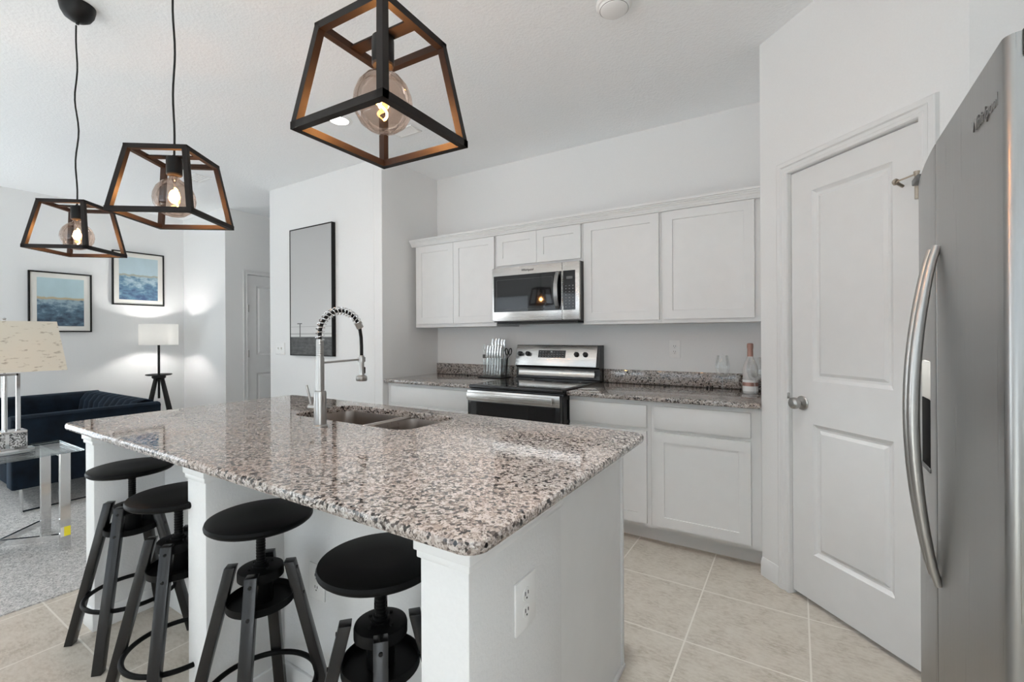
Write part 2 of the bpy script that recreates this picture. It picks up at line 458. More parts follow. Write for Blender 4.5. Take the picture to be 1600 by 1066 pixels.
# hall wall with its door opening
D2 = (3.07, 3.83, 2.062)
b = B().box(XH-T, XH, YL, D2[0], 0, H); b.box(XH-T, XH, D2[1], 4.5, 0, H); b.box(XH-T, XH, D2[0], D2[1], D2[2], H)
struct('wall_hall_left', b, 'wall', smooth=0)
b = B().box(XL-T, XL, SIDE[1], YL+T, 0, H); b.box(XL-T, XL, REAR-T, SIDE[0], 0, H); b.box(XL-T, XL, SIDE[0], SIDE[1], SIDE[3], H)
b.box(XL-T, XL, SIDE[0], SIDE[1], 0, SIDE[2])
struct('wall_living', b, 'wall', smooth=0)
# pantry: side return and diagonal wall with the door opening
DM = Matrix(((1/2**.5, 1/2**.5, 0, XR), (-1/2**.5, 1/2**.5, 0, 2.7775), (0, 0, 1, 0), (0, 0, 0, 1)))
DT0, DT1, DZ = .187, .778, 2.079
struct('wall_pantry_side', B().box(XR, XR+.10, 2.83, YB+T, 0, H), 'wall', smooth=0)
b = B().box(0, DT0, 0, .10, 0, H); b.box(DT1, .932, 0, .10, 0, H); b.box(DT0, DT1, 0, .10, DZ, H)
struct('wall_pantry', b, 'wall', smooth=0, mat=DM)
struct('wall_fridge_nook', B().box(.498, XE, 2.118, 2.118+T, 0, H), 'wall', smooth=0)
b = B().box(XE, XE+T, REAR-T, RW[0], 0, H); b.box(XE, XE+T, RW[1], 2.118+T, 0, H)
b.box(XE, XE+T, RW[0], RW[1], 0, RW[2]); b.box(XE, XE+T, RW[0], RW[1], RW[3], H)
struct('wall_right', b, 'wall', smooth=0)
b = B(); xs = [XL-T] + [v for q in WIN for v in q[:2]] + [XE+T]
for i in range(0, len(xs), 2): b.box(xs[i], xs[i+1], REAR-T, REAR, 0, H)
for x0, x1, z0, z1 in WIN: b.box(x0, x1, REAR-T, REAR, 0, z0); b.box(x0, x1, REAR-T, REAR, z1, H)
struct('wall_rear', b, 'wall', smooth=0)
for i, (x0, x1, z0, z1) in enumerate(WIN):
    b = B()
    for a, c, d, e in ((x0, x0+.05, z0, z1), (x1-.05, x1, z0, z1), (x0+.05, x1-.05, z0, z0+.05), (x0+.05, x1-.05, z1-.05, z1)):
        b.box(a, c, REAR-.10, REAR-.05, d, e)
    if i == 2: b.box((x0+x1)/2-.04, (x0+x1)/2+.04, REAR-.10, REAR-.05, z0+.05, z1-.05)
    fr = struct('window_%d' % (i+1), b, 'trim', smooth=0)
    mesh('pane', B().box(x0+.05, x1-.05, REAR-.078, REAR-.072, z0+.05, z1-.05), 'clear_glass', fr, smooth=0)
    if i != 2:
        b = B(); z = z0+.07
        while z < z1-.05:
            b.box(x0+.055, x1-.055, REAR-.045, REAR-.005, z, z+.002); z += .045
        mesh('blind_slats', b, 'white_plastic', fr, smooth=0)
b = B()
for a, c, d, e in ((SIDE[0], SIDE[0]+.06, SIDE[2], SIDE[3]), (SIDE[1]-.06, SIDE[1], SIDE[2], SIDE[3]), (SIDE[0], SIDE[1], SIDE[2], SIDE[2]+.06), (SIDE[0], SIDE[1], SIDE[3]-.06, SIDE[3]), (-.83, -.77, SIDE[2], SIDE[3])):
    b.box(XL-.10, XL-.05, a, c, d, e)
fr = struct('window_5', b, 'trim', smooth=0)
b = B()
for a, c, d, e in ((RW[0], RW[0]+.05, RW[2], RW[3]), (RW[1]-.05, RW[1], RW[2], RW[3]), (RW[0]+.05, RW[1]-.05, RW[2], RW[2]+.05), (RW[0]+.05, RW[1]-.05, RW[3]-.05, RW[3])):
    b.box(XE+.05, XE+.10, a, c, d, e)
f6 = struct('window_6', b, 'trim', smooth=0)
mesh('pane', B().box(XE+.072, XE+.078, RW[0]+.05, RW[1]-.05, RW[2]+.05, RW[3]-.05), 'clear_glass', f6, smooth=0)
mesh('pane', B().box(XL-.078, XL-.072, SIDE[0]+.06, SIDE[1]-.06, SIDE[2]+.06, SIDE[3]-.06), 'clear_glass', fr, smooth=0)

def base_prof(h=.095, t=.013): return [(0, 0), (-t, 0), (-t, h-.025), (-t*.6, h-.012), (-t*.35, h), (0, h)]
struct('baseboard_pantry', B().prism(base_prof(), .004, .121, 'x'), 'trim', mat=DM)
struct('baseboard_picture', B().prism([(YP+p[0], p[1]) for p in base_prof()], -4.738, -3.03, 'x'), 'trim')
struct('baseboard_living', B().prism([(XL-p[0], p[1]+.006) for p in base_prof()], SIDE[1], YL-.001, 'y'), 'trim')
struct('baseboard_corner', B().prism([(YL+p[0], p[1]+.006) for p in base_prof()], XL+.014, XH, 'x'), 'trim')

def casing(t0, t1, zt, w=.066, mat=None):
    """moulded door casing around opening t0..t1, top zt, standing proud of the wall (towards -y)"""
    prof = [(0, .006), (.004, .012), (.016, .012), (.020, .009), (.034, .011), (.040, .017), (.056, .019), (w-.004, .016), (w, 0), (0, 0)]
    V, F = [], []
    for (u, p) in prof:
        V += [(t0-u, -p, 0), (t0-u, -p, zt+u), (t1+u, -p, zt+u), (t1+u, -p, 0)]
    n = len(prof)
    for i in range(n):
        j = (i+1) % n
        for k in range(3): F.append((4*i+k, 4*i+k+1, 4*j+k+1, 4*j+k))
    return B().quads(V, F, mat)
struct('trim_1', casing(DT0, DT1, DZ), 'trim', mat=DM)
H2 = Matrix(((0, -1, 0, XH), (1, 0, 0, 0), (0, 0, 1, 0), (0, 0, 0, 1)))
struct('trim_2', casing(D2[0], D2[1], D2[2], .055), 'trim', mat=H2)
RAISED = [(.004, .004), (.016, .011), (.026, .012), (.040, .004), (.046, .003)]
b = B(); x0, x1 = DT0+.003, DT1-.003
panel_slab(b, x0, x1, .022, DZ-.004, .012, .035, [(.306, .672, .243, .859), (.306, .672, 1.062, 1.962)], RAISED)
d1 = struct('door_1', b, 'trim', smooth=20, mat=DM)
# jamb and stop strips close the gap round the leaf
b = B().box(DT0-.02, DT0, .03, .10, 0, DZ); b.box(DT1, DT1+.02, .03, .10, 0, DZ); b.box(DT0, DT1, .05, .10, 0, .02)
struct('trim_3', b, 'trim', smooth=0, mat=DM)
# knob
kb = B().lathe([(0, 0), (.033, 0), (.034, .004), (.030, .008), (.016, .011), (.012, .014), (.011, .026), (.016, .030), (.026, .036), (.0285, .047), (.026, .058), (.016, .066), (0, .068)], seg=32)
kn = mesh('door_knob', kb, 'nickel', d1, mat=DM @ Matrix.Translation((.248, .012, .952)) @ Matrix.Rotation(PI/2, 4, 'X'))
mesh('thumb_turn', B().box(.232, .240, -.062, -.050, .973, 1.003, .003), 'nickel', kn, mat=DM)
# hinge with its pin door stop near the top of the hinge side
hb = B().cyl((DT1, -.013, 1.782), (DT1, -.013, 1.876), .0075); hb.cyl((DT1, -.013, 1.876), (DT1, -.013, 1.884), .010)
hb.box(DT1+.001, DT1+.018, -.021, -.018, 1.822, 1.868)
hg = mesh('hinge', hb, 'old_nickel', d1, mat=DM)
sb = B().tube([(DT1, -.016, 1.874), (DT1-.03, -.030, 1.866), (DT1-.055, -.040, 1.860)], .003)
sb.lathe([(0, 0), (.011, 0), (.013, .006), (.008, .014), (0, .016)], mat=Matrix.Translation((DT1-.052, -.038, 1.859)) @ Matrix.Rotation(-1.2, 4, 'Y'), seg=14)
sb.cyl((DT1-.052, -.040, 1.856), (DT1-.046, -.016, 1.842), .006)
mesh('door_stop', sb, 'old_nickel', hg, mat=DM)
# hall door
b = B(); panel_slab(b, D2[0]+.003, D2[1]-.003, .014, D2[2]-.004, .014, .035, [(D2[0]+.115, D2[1]-.115, .22, .826), (D2[0]+.115, D2[1]-.115, 1.053, 1.93)], RAISED)
d2 = struct('door_2', b, 'trim', smooth=20, mat=H2)
for z in (1.64, 1.073, .28):
    mesh('hinge', B().cyl((D2[0], -.008, z-.045), (D2[0], -.008, z+.045), .008).box(D2[0]-.004, D2[0]+.022, .006, .0135, z-.045, z+.045), 'nickel', d2, mat=H2)
mesh('door_knob', B().lathe([(0, 0), (.032, 0), (.03, .008), (.012, .014), (.012, .03), (.027, .04), (.027, .055), (0, .066)], seg=24), 'nickel', d2, mat=H2 @ Matrix.Translation((D2[1]-.07, .014, .95)) @ Matrix.Rotation(PI/2, 4, 'X'))

# ------------------------------------------------------------------ island
IX0, IX1, IY0, IY1 = -2.735, -.482, .647, 1.7295
isl = thing('kitchen_island', 'white kitchen island base with textured pillars under the speckled granite top', 'kitchen island', (-1.6, 1.2, 0))
PY, BY = .72, .985
PIL = [(-.684, -.554, 1.14), (-1.741, -1.618, BY), (-2.717, -2.615, BY)]
for x0, x1, y1 in PIL:
    p = mesh('pillar', B().box(x0, x1, PY, y1, 0, .884, .004, 2), 'island_paint', isl)
    c = B()
    for i, (g, z0, z1) in enumerate(((.006, .815, .832), (.011, .832, .856), (.017, .856, .884))):
        c.box(x0-g, x1+g, PY-g, y1 if y1 > 1 else y1-.002, z0, z1, .003, 2)
    mesh('cap_trim', c, 'trim', p)
    g = .009
    mesh('baseboard', B().box(x0-g, x1+g, PY-g, y1-.002, 0, .09, .003, 2), 'trim', p)
mesh('back_panel', B().box(-2.717, -.684, BY, 1.14, 0, .884), 'island_paint', isl, smooth=0)
b = B()
for a, c in ((-2.614, -1.742), (-1.617, -.685)): b.box(a, c, BY-.012, BY, 0, .09, .003)
mesh('baseboard', b, 'trim', isl)
for a in (-2.2,):
    mesh('batten', B().box(a-.016, a+.016, BY-.008, BY, .09, .884, .002), 'trim', isl)
mesh('cabinet_body', B().box(-2.717, -.598, 1.14, 1.66, .10, .68), 'cabinet', isl, smooth=0)
mesh('end_panel', B().box(-.598, -.578, 1.14, 1.705, 0, .884), 'cabinet', isl, smooth=0)
b = B().box(-.590, -.570, 1.703, 1.722, 0, .884, .002); b.box(-.578, -.566, 1.14, 1.722, 0, .018, .003)
mesh('edge_trim', b, 'trim', isl)
mesh('toe_kick', B().box(-2.70, -.598, 1.14, 1.60, 0, .10), 'cabinet', isl, smooth=0)
xs = [-2.70, -2.10, -1.30, -.61]
for i in range(3):
    mesh('door', shaker(xs[i]+.01, xs[i+1]-.01, .12, .68, -1.68), 'cabinet', isl, mat=Matrix.Rotation(PI, 4, 'Z') @ Matrix.Translation((-(xs[i]+xs[i+1]), 0, 0)) if False else Matrix.Scale(-1, 4, (0, 1, 0)))
    mesh('drawer_front', B().box(xs[i]+.01, xs[i+1]-.01, 1.66, 1.68, .70, .85, .003), 'cabinet', isl)
mesh('face_frame', B().box(-2.717, -.598, 1.655, 1.66, .68, .884), 'cabinet', isl, smooth=0)

# granite top with the sink opening cut out of it
def rrect(x0, x1, y0, y1, r, n=8, radii=None):
    pts = []
    rs = radii or (r, r, r, r)
    for (cx, cy, a, q) in ((x1, y0, -PI/2, rs[1]), (x1, y1, 0, rs[2]), (x0, y1, PI/2, rs[3]), (x0, y0, PI, rs[0])):
        sx, sy = (-1 if cx == x1 else 1), (1 if cy == y0 else -1)
        for i in range(n+1):
            t = a+PI/2*i/n
            pts.append((cx+sx*q+q*math.cos(t), cy+sy*q+q*math.sin(t)))
    return pts
def slab_with_hole(outer, inner, z0, z1, edge=.010):
    t = bmesh.new()
    def loop(pts, z): return [t.verts.new((x, y, z)) for x, y in pts]
    def inset(pts, d):
        n = len(pts); out = []
        cx = sum(p[0] for p in pts)/n; cy = sum(p[1] for p in pts)/n
        for i in range(n):
            a, c = Vector(pts[i-1]), Vector(pts[(i+1) % n]); e = (c-a).normalized()
            nrm = Vector((-e.y, e.x))
            out.append((pts[i][0]+nrm.x*d, pts[i][1]+nrm.y*d))
        return out
    def stitch(a, b):
        n = len(a)
        for i in range(n): t.faces.new((a[i], a[(i+1) % n], b[(i+1) % n], b[i]))
    steps = [(edge, z0), (edge*.3, z0+edge*.3), (0, z0+edge), (0, z1-edge), (edge*.3, z1-edge*.3), (edge, z1)]
    L = [loop(inset(outer, d), z) for d, z in steps]
    for a, b in zip(L, L[1:]): stitch(a, b)
    loops = [(L[-1], z1), (L[0], z0)]
    if inner:
        i1 = loop(inner, z1-.003); i0 = loop(inner, z0); it = loop(inset(inner, -.003), z1)
        stitch(i0, i1); stitch(i1, it)
    for (o_, z), hl in zip(loops, ((it, i0) if inner else (None, None))):
        es = []
        for lp in ([o_] + ([hl] if hl else [])):
            for i in range(len(lp)):
                e = t.edges.get((lp[i], lp[(i+1) % len(lp)])) or t.edges.new((lp[i], lp[(i+1) % len(lp)]))
                es.append(e)
        bmesh.ops.triangle_fill(t, edges=es, use_beauty=True)
    bmesh.ops.recalc_face_normals(t, faces=t.faces)
    b = B(); b.bm.free(); b.bm = t; return b
SX0, SX1, SY0, SY1 = -2.06, -1.30, 1.285, 1.625
outer = rrect(IX0, IX1, IY0, IY1, .045)
single('island_countertop', slab_with_hole(outer, rrect(SX0, SX1, SY0, SY1, .07), .885, .915), 'granite',
       'polished speckled granite countertop with sink opening on the kitchen island', 'countertop', smooth=18)

# sink: two bowls and the low wall between them
def bowl(x0, x1, y0, y1, top, depth, r=.06):
    t = bmesh.new(); L = []
    for d, z in ((0, top), (.004, top-.05), (.008, top-depth+.03), (.02, top-depth+.008), (.045, top-depth)):
        L.append([t.verts.new((x, y, z)) for x, y in rrect(x0+d, x1-d, y0+d, y1-d, max(.02, r-d*.3))])
    for a, b in zip(L, L[1:]):
        n = len(a)
        for i in range(n): t.faces.new((a[i], a[(i+1) % n], b[(i+1) % n], b[i]))
    t.faces.new(L[-1])
    b = B(); b.bm.free(); b.bm = t; return b
snk = thing('kitchen_sink', 'stainless double bowl sink set into the island countertop', 'sink', (-1.68, 1.45, .7))
SD = -1.612
for x0, x1 in ((SX0-.006, SD-.012), (SD+.012, SX1+.006)):
    bw = mesh('bowl', bowl(x0, x1, SY0-.006, SY1+.006, .884, .20), 'sink_steel', snk)
    mesh('drain', B().lathe([(0, 0), (.02, 0), (.036, .004), (.044, .003), (.045, 0)], ((x0+x1)/2, 1.46, .6845)), 'nickel', bw)
mesh('divider', B().prism([(SD-.016, .86), (SD-.013, .888), (SD-.006, .896), (SD+.006, .896), (SD+.013, .888), (SD+.016, .86)], SY0+.002, SY1-.002, 'y'), 'sink_steel', snk)
b = B().box(SX0-.03, SX0-.006, SY0-.03, SY1+.03, .880, .8845); b.box(SX1+.006, SX1+.03, SY0-.03, SY1+.03, .880, .8845)
b.box(SX0-.006, SX1+.006, SY0-.03, SY0-.006, .880, .8845); b.box(SX0-.006, SX1+.006, SY1+.006, SY1+.03, .880, .8845)
mesh('flange', b, 'sink_steel', snk)

# spring faucet
FX, FY = -1.66, 1.168
fc = thing('spring_faucet', 'brushed steel faucet with coiled spring neck standing beside the island sink', 'faucet', (FX, FY, .915))
mesh('body', B().lathe([(0, .915), (.028, .915), (.028, .922), (.0245, .926), (.0245, 1.052), (.0235, 1.058), (.0225, 1.062), (.0165, 1.064), (.0165, 1.20), (0, 1.20)], (FX, FY, 0)), 'nickel', fc)
pr = [(0, 1.20), (.0145, 1.20)]
for i in range(9): z = 1.204+i*.0075; pr += [(.0150, z), (.0150, z+.0045), (.0135, z+.0055), (.0135, z+.007)]
pr += [(.0135, 1.275), (0, 1.275)]
mesh('ribbed_collar', B().lathe(pr, (FX, FY, 0), 24), 'nickel', fc)
# hose path: up from the collar, over an arch, down into the spray head
R_ = .103
path = [Vector((FX, FY, 1.27+.015*i)) for i in range(2)]
for i in range(0, 25):
    a = PI-(PI*.86)*i/24
    path.append(Vector((FX, FY+R_+R_*math.cos(a), 1.295+R_*.98*math.sin(a))))
tail = [Vector((FX, FY+.203, 1.315)), Vector((FX, FY+.209, 1.28)), Vector((FX, FY+.211, 1.24)), Vector((FX, FY+.211, 1.195))]
mesh('hose', B().tube(path+tail, .0075, 12), 'black', fc)
L_ = [0]
for a, c in zip(path, path[1:]): L_.append(L_[-1]+(c-a).length)
def at(s):
    for i in range(len(L_)-1):
        if s <= L_[i+1]:
            f = (s-L_[i])/(L_[i+1]-L_[i]); return path[i].lerp(path[i+1], f), (path[i+1]-path[i]).normalized()
    return path[-1], (path[-1]-path[-2]).normalized()
coil = []; turns = 17; N = turns*14
for i in range(N+1):
    p, d = at(L_[-1]*i/N); sd = Vector((1, 0, 0)); nn = d.cross(sd)
    a = 2*PI*turns*i/N
    coil.append(p+sd*math.cos(a)*.0155+nn*math.sin(a)*.0155)
mesh('spring', B().tube(coil, .0026, 8), 'chain', fc)
p, d = at(L_[-1])
mesh('spring_clip', B().cyl(p-d*.012, p+d*.016, .0155), 'nickel', fc)
SP = FY+.211
sh = mesh('spray_head', B().lathe([(0, 1.085), (.022, 1.085), (.0245, 1.09), (.0245, 1.103), (.021, 1.108), (.0125, 1.112), (.0115, 1.12), (.0105, 1.165), (.012, 1.17), (.012, 1.196), (.0095, 1.20), (0, 1.20)], (FX, SP, 0), 28), 'nickel', fc)
mesh('spray_button', B().box(FX-.005, FX+.005, SP+.010, SP+.019, 1.117, 1.147, .003), 'black', sh)
hb = B().bar((FX, FY+.014, 1.178), (FX, SP-.012, 1.182), .009, .009, bev=.003)
hb.lathe([(.0125, 1.171), (.017, 1.171), (.017, 1.192), (.0125, 1.192), (.0125, 1.171)], (FX, SP, 0), 24)
mesh('holder_arm', hb, 'nickel', fc)
lv = mesh('lever_hub', B().cyl((FX-.02, FY, .993), (FX-.058, FY-.008, .993), .0135), 'nickel', fc)
mesh('lever', B().cyl((FX-.050, FY-.006, 1.0), (FX-.058, FY-.022, 1.085), .0058, .0042), 'nickel', lv)

# ------------------------------------------------------------------ kitchen run along the back wall
YF = 2.80     # face frame
def base_cab(name, x0, x1, label, units, toe_x=None):
    r = thing(name, label, 'cabinet', ((x0+x1)/2, 3.1, 0))
    mesh('body', B().box(x0, x1, YF, YB-.002, .11, .884), 'cabinet', r, smooth=0)
    mesh('toe_kick', B().box(x0, x1, 2.895, 3.2, 0, .11), 'cabinet', r, smooth=0)
    for kind, a, c, z0, z1 in units:
        if kind == 'door': mesh('door', shaker(a, c, z0, z1, 2.78, .0198), 'cabinet', r, smooth=20)
        else: mesh('drawer_front', B().box(a, c, 2.78, 2.7998, z0, z1, .003, 2), 'cabinet', r)
    return r
base_cab('base_cabinet', -3.027, -2.064, 'white base cabinet left of the range, under the short granite counter',
         [('drawer', -2.972, -2.124, .718, .857), ('door', -2.972, -2.552, .14, .698), ('door', -2.546, -2.124, .14, .698)])
base_cab('base_cabinet', -1.294, -.7535, 'white base cabinet directly right of the range, half hidden by the island',
         [('drawer', -1.300+.012, -.777, .718, .855), ('door', -1.288, -.777, .135, .698)])
base_cab('base_cabinet', -.7525, -.163, 'white base cabinet with shaker door beside the pantry wall',
         [('drawer', -.731, -.213, .718, .855), ('door', -.731, -.213, .135, .698)])
def counter(name, x0, x1, label, lx=0):
    r = thing(name, label, 'countertop', ((x0+x1)/2, 3.1, .885))
    mesh('slab', B().box(x0, x1, 2.746, YB-.001, .885, .915, .007, 3), 'granite', r)
    mesh('backsplash', B().box(x0+lx, x1, YB-.022, YB-.001, .9152, 1.017, .003, 2), 'granite', r)
counter('granite_countertop', -3.028, -2.064, 'short speckled granite countertop left of the range, with low backsplash')
counter('granite_countertop', -1.294, -.163, 'speckled granite countertop right of the range, holding bottle and wine glasses')

# upper cabinets
UY = 3.10
def upper(name, x0, x1, z0, label, doors):
    r = thing(name, label, 'cabinet', ((x0+x1)/2, 3.28, z0))
    mesh('body', B().box(x0, x1, UY, YB-.002, z0, 2.15), 'cabinet', r, smooth=0)
    for a, c, d0, d1 in doors: mesh('door', shaker(a, c, d0, d1, UY-.0195, .0193), 'cabinet', r, smooth=20)
upper('wall_cabinet', -2.980, -2.0825, 1.362, 'white two-door wall cabinet left of the microwave, beside the grey side wall',
      [(-2.950, -2.5235, 1.392, 2.095), (-2.5205, -2.094, 1.392, 2.095)])
upper('wall_cabinet', -2.0815, -1.3185, 1.826, 'short white two-door wall cabinet directly above the microwave',
      [(-2.067, -1.6995, 1.847, 2.095), (-1.6965, -1.331, 1.847, 2.095)])
upper('wall_cabinet', -1.3175, -.7595, 1.362, 'white single-door wall cabinet immediately right of the microwave',
      [(-1.307, -.773, 1.386, 2.095)])
upper('wall_cabinet', -.7585, -.163, 1.362, 'white single-door wall cabinet at the pantry end, above the wine bottle',
      [(-.744, -.2115, 1.386, 2.095)])
pr = [(3.0795, 2.096), (3.071, 2.098), (3.071, 2.108), (3.066, 2.109), (3.062, 2.120), (3.054, 2.128), (3.054, 2.135), (3.047, 2.136), (3.047, 2.144), (3.040, 2.146), (3.038, 2.158), (3.0795, 2.158)]
b = B().prism(pr, -3.005, -.163, 'x')
single('crown_molding', b, 'cabinet', 'stepped white crown molding running along the top of the wall cabinets', 'molding', smooth=20)

# microwave
mw = thing('microwave', 'stainless over-the-range microwave with black glass door under the short cabinet', 'microwave', (-1.7, 3.24, 1.39))
mesh('body', B().box(-2.078, -1.320, 3.055, YB-.002, 1.392, 1.824, .003), 'grey_plastic', mw)
mesh('vent_grille', B().box(-2.05, -1.345, 3.06, 3.40, 1.380, 1.392), 'black', mw, smooth=0)
dr = mesh('door', B().box(-2.078, -1.4585, 3.03, 3.0545, 1.398, 1.820, .004), 'steel_h', mw)
mesh('glass', B().box(-2.062, -1.462, 3.0275, 3.0302, 1.470, 1.757, .001, 1), 'glass_black', dr)
b = B()
for a, c, d, e in ((-2.035, -1.535, 1.488, 1.490), (-2.035, -1.535, 1.722, 1.724), (-2.035, -2.033, 1.488, 1.724), (-1.537, -1.535, 1.488, 1.724)):
    b.box(a, c, 3.0268, 3.0274, d, e)
mesh('window_outline', b, 'grey_plastic', dr, smooth=0)
pts = []
for i in range(13):
    f = i/12; pts.append((-1.492+.0*f, 3.028-.040*math.sin(PI*min(1, max(0, f)))**.7, 1.482+.266*f))
hb = B()
for a, c in zip(pts, pts[1:]): hb.bar(a, c, .030, .010, up=(0, 1, 0), ext=.002)
mesh('handle', hb, 'steel_v', dr)
cp = mesh('control_panel', B().box(-1.4565, -1.320, 3.03, 3.0545, 1.398, 1.820, .004), 'steel_h', mw)
mesh('keypad', B().box(-1.448, -1.352, 3.0272, 3.0298, 1.470, 1.757, .001, 1), 'glass_black', cp)
mesh('display', B().box(-1.422, -1.372, 3.0262, 3.0270, 1.695, 1.715), 'grey_plastic', cp, smooth=0)
b = B()
for r in range(8):
    for c in range(3): b.box(-1.430+c*.028, -1.420+c*.028, 3.0264, 3.0270, 1.49+r*.022, 1.4935+r*.022)
mesh('key_marks', b, 'mark_grey', cp, smooth=0)
def text(name, s, size, mt, parent, mat, depth=.0008):
    cu = bpy.data.curves.new(name, 'FONT'); cu.body = s; cu.size = size; cu.extrude = depth; cu.align_x = 'CENTER'
    tmp = bpy.data.objects.new('tmp', cu); COL.objects.link(tmp)
    me = bpy.data.meshes.new_from_object(tmp.evaluated_get(bpy.context.evaluated_depsgraph_get()))
    bpy.data.objects.remove(tmp); bpy.data.curves.remove(cu); me.name = name
    me.materials.clear(); me.materials.append(M[mt]); o = bpy.data.objects.new(name, me); COL.objects.link(o)
    if parent: o.parent = parent
    o.matrix_local = Matrix.Translation(-base_of(parent)) @ mat
    return o
FR = Matrix.Rotation(PI/2, 4, 'X')
text('logo', 'Whirlpool', .026, 'dark_slot', dr, Matrix.Translation((-1.75, 3.0295, 1.782)) @ FR)

# range
RX0, RX1 = -2.058, -1.300
rg = thing('kitchen_range', 'stainless electric range with black glass cooktop between the base cabinets', 'range', (-1.68, 3.05, 0))
mesh('body', B().box(RX0, RX1, 2.715, YB-.01, .06, .898, .003), 'black_gloss', rg)
for x in (RX0+.06, RX1-.06):
    for y in (2.78, 3.38): mesh('levelling_foot', B().cyl((x, y, 0), (x, y, .062), .018), 'black', rg)
ct = mesh('cooktop', B().box(RX0-.002, RX1+.004, 2.692, 3.36, .897, .9245, .005, 3), 'black_gloss', rg)
mesh('glass_surface', B().box(RX0+.02, RX1-.02, 2.715, 3.33, .9243, .9262, .001, 1), 'glass_black', ct)
for x, y, r in ((-1.87, 2.86, .105), (-1.49, 2.86, .09), (-1.87, 3.17, .08), (-1.49, 3.17, .105)):
    mesh('burner_ring', B().lathe([(r, .9263), (r+.003, .9266), (r+.005, .9263)], (x, y, 0), 48), 'grey_plastic', ct)
od = mesh('oven_door', B().box(RX0+.004, RX1-.004, 2.668, 2.713, .235, .888, .004), 'black_gloss', rg)
mesh('steel_rail', B().box(RX0+.004, RX1-.004, 2.6635, 2.6682, .812, .888, .002), 'steel_h', od)
hb = B().box(RX0+.02, RX1-.045, 2.630, 2.642, .828, .876, .004, 3)
for x in (RX0+.05, RX1-.075): hb.box(x-.012, x+.012, 2.640, 2.6640, .838, .866, .002)
mesh('handle', hb, 'steel_h', od)
mesh('glass_window', B().box(RX0+.012, RX1-.035, 2.6662, 2.6685, .28, .806), 'glass_black', od, smooth=0)
mesh('storage_drawer', B().box(RX0+.004, RX1-.004, 2.675, 2.713, .075, .225, .004), 'steel_h', rg)
bg = mesh('backguard', B().prism([(3.455, .90), (3.455, 1.203), (3.385, 1.203), (3.345, 1.03), (3.365, 1.015), (3.365, .93), (3.355, .926), (3.355, .90)], RX0, RX1+.002, 'x'), 'black_gloss', rg)
SL = (.040/.173)
def bgy(z): return 3.345+(z-1.03)*SL
mesh('control_fascia', B().prism([(bgy(1.033)-.008, 1.033), (bgy(1.033)+.002, 1.033), (bgy(1.199)+.002, 1.199), (bgy(1.199)-.008, 1.199)], RX0+.004, RX1-.020, 'x', .002), 'steel_h', bg)
mesh('reflector_strip', B().prism([(3.345, .950), (3.354, .965), (3.358, .985), (3.354, 1.003), (3.366, 1.003), (3.366, .950)], RX0+.03, RX1-.04, 'x'), 'steel_h', bg)
tilt = math.atan(SL)
for x in (-2.012, -1.937, -1.489, -1.413):
    mm = Matrix.Translation((x, bgy(1.128)-.008, 1.128)) @ Matrix.Rotation(-tilt, 4, 'X') @ Matrix.Rotation(PI/2, 4, 'X')
    k = B().lathe([(0, 0), (.021, 0), (.021, .006), (.018, .008), (.0165, .024), (.014, .027), (0, .027)], seg=24)
    k.box(-.004, .004, -.017, .017, .02, .032, .002)
    mesh('knob', k, 'black_gloss', bg, mat=mm)
dsp = mesh('display', B().prism([(bgy(1.100)-.0095, 1.100), (bgy(1.100)-.0075, 1.100), (bgy(1.160)-.0075, 1.160), (bgy(1.160)-.0095, 1.160)], -1.838, -1.588, 'x'), 'glass_black', bg)
b = B()
for r in range(3):
    for c in range(9):
        if (r, c) in ((2, 4), (2, 3)): continue
        z = 1.108+r*.018; b.box(-1.826+c*.026, -1.812+c*.026, bgy(z)-.0108, bgy(z)-.0095, z, z+.004)
mesh('touch_marks', b, 'mark_grey', dsp, smooth=0)
tx = text('digits', '88', .016, 'white_plastic', dsp, Matrix.Translation((-1.715, bgy(1.145)-.0105, 1.143)) @ FR)

# outlets and switches
def outlet(label, group, mat, wd=.075, ht=.12):
    r = bpy.data.objects.new('wall_outlet', None); COL.objects.link(r); r.matrix_world = mat
    tag(r, label, 'outlet', group)
    pl = mesh('cover_plate', B().box(-wd/2, wd/2, -.006, 0, -ht/2, ht/2, .002, 2), 'white_plastic', r)
    for s in (-1, 1):
        rc = mesh('receptacle', B().lathe([(0, 0), (.0155, 0), (.017, .0015), (.017, .003)], mat=Matrix.Translation((0, -.0075, s*.020)) @ Matrix.Rotation(-PI/2, 4, 'X'), seg=24), 'white_plastic', r)
        sb = B().box(-.0075, -.0052, -.0082, -.0072, s*.020-.001, s*.020+.008); sb.box(.0052, .0075, -.0082, -.0072, s*.020-.001, s*.020+.007)
        sb.box(-.002, .002, -.0082, -.0072, s*.020-.010, s*.020-.006)
        mesh('slots', sb, 'dark_slot', rc, smooth=0)
    return r
RZ = lambda a: Matrix.Rotation(a, 4, 'Z')
outlet('white duplex outlet on the kitchen back wall above the right counter', None, Matrix.Translation((-.755, YB, 1.178)), .078, .13)
outlet('white duplex outlet on the side of the island end pillar', None, Matrix.Translation((-.554, .935, .651)) @ RZ(PI/2), .093, .122)
outlet('white duplex outlet low on the island knee wall behind the stools', None, Matrix.Translation((-1.417, BY, .434)), .085, .12)
sw = thing('light_switch', 'white double toggle switch plate on the wall left of the tall framed photo', 'light switch', (-4.548, YP, 1.161))
mesh('cover_plate', B().box(-4.628, -4.468, YP-.006, YP, 1.10, 1.222, .002), 'white_plastic', sw)
for x in (-4.575, -4.521):
    tp = B().box(x-.006, x+.006, YP-.0075, YP-.0058, 1.148, 1.174); tp.box(x-.003, x+.003, YP-.016, YP-.007, 1.160, 1.172, .001)
    mesh('toggle', tp, 'pale_label', sw)

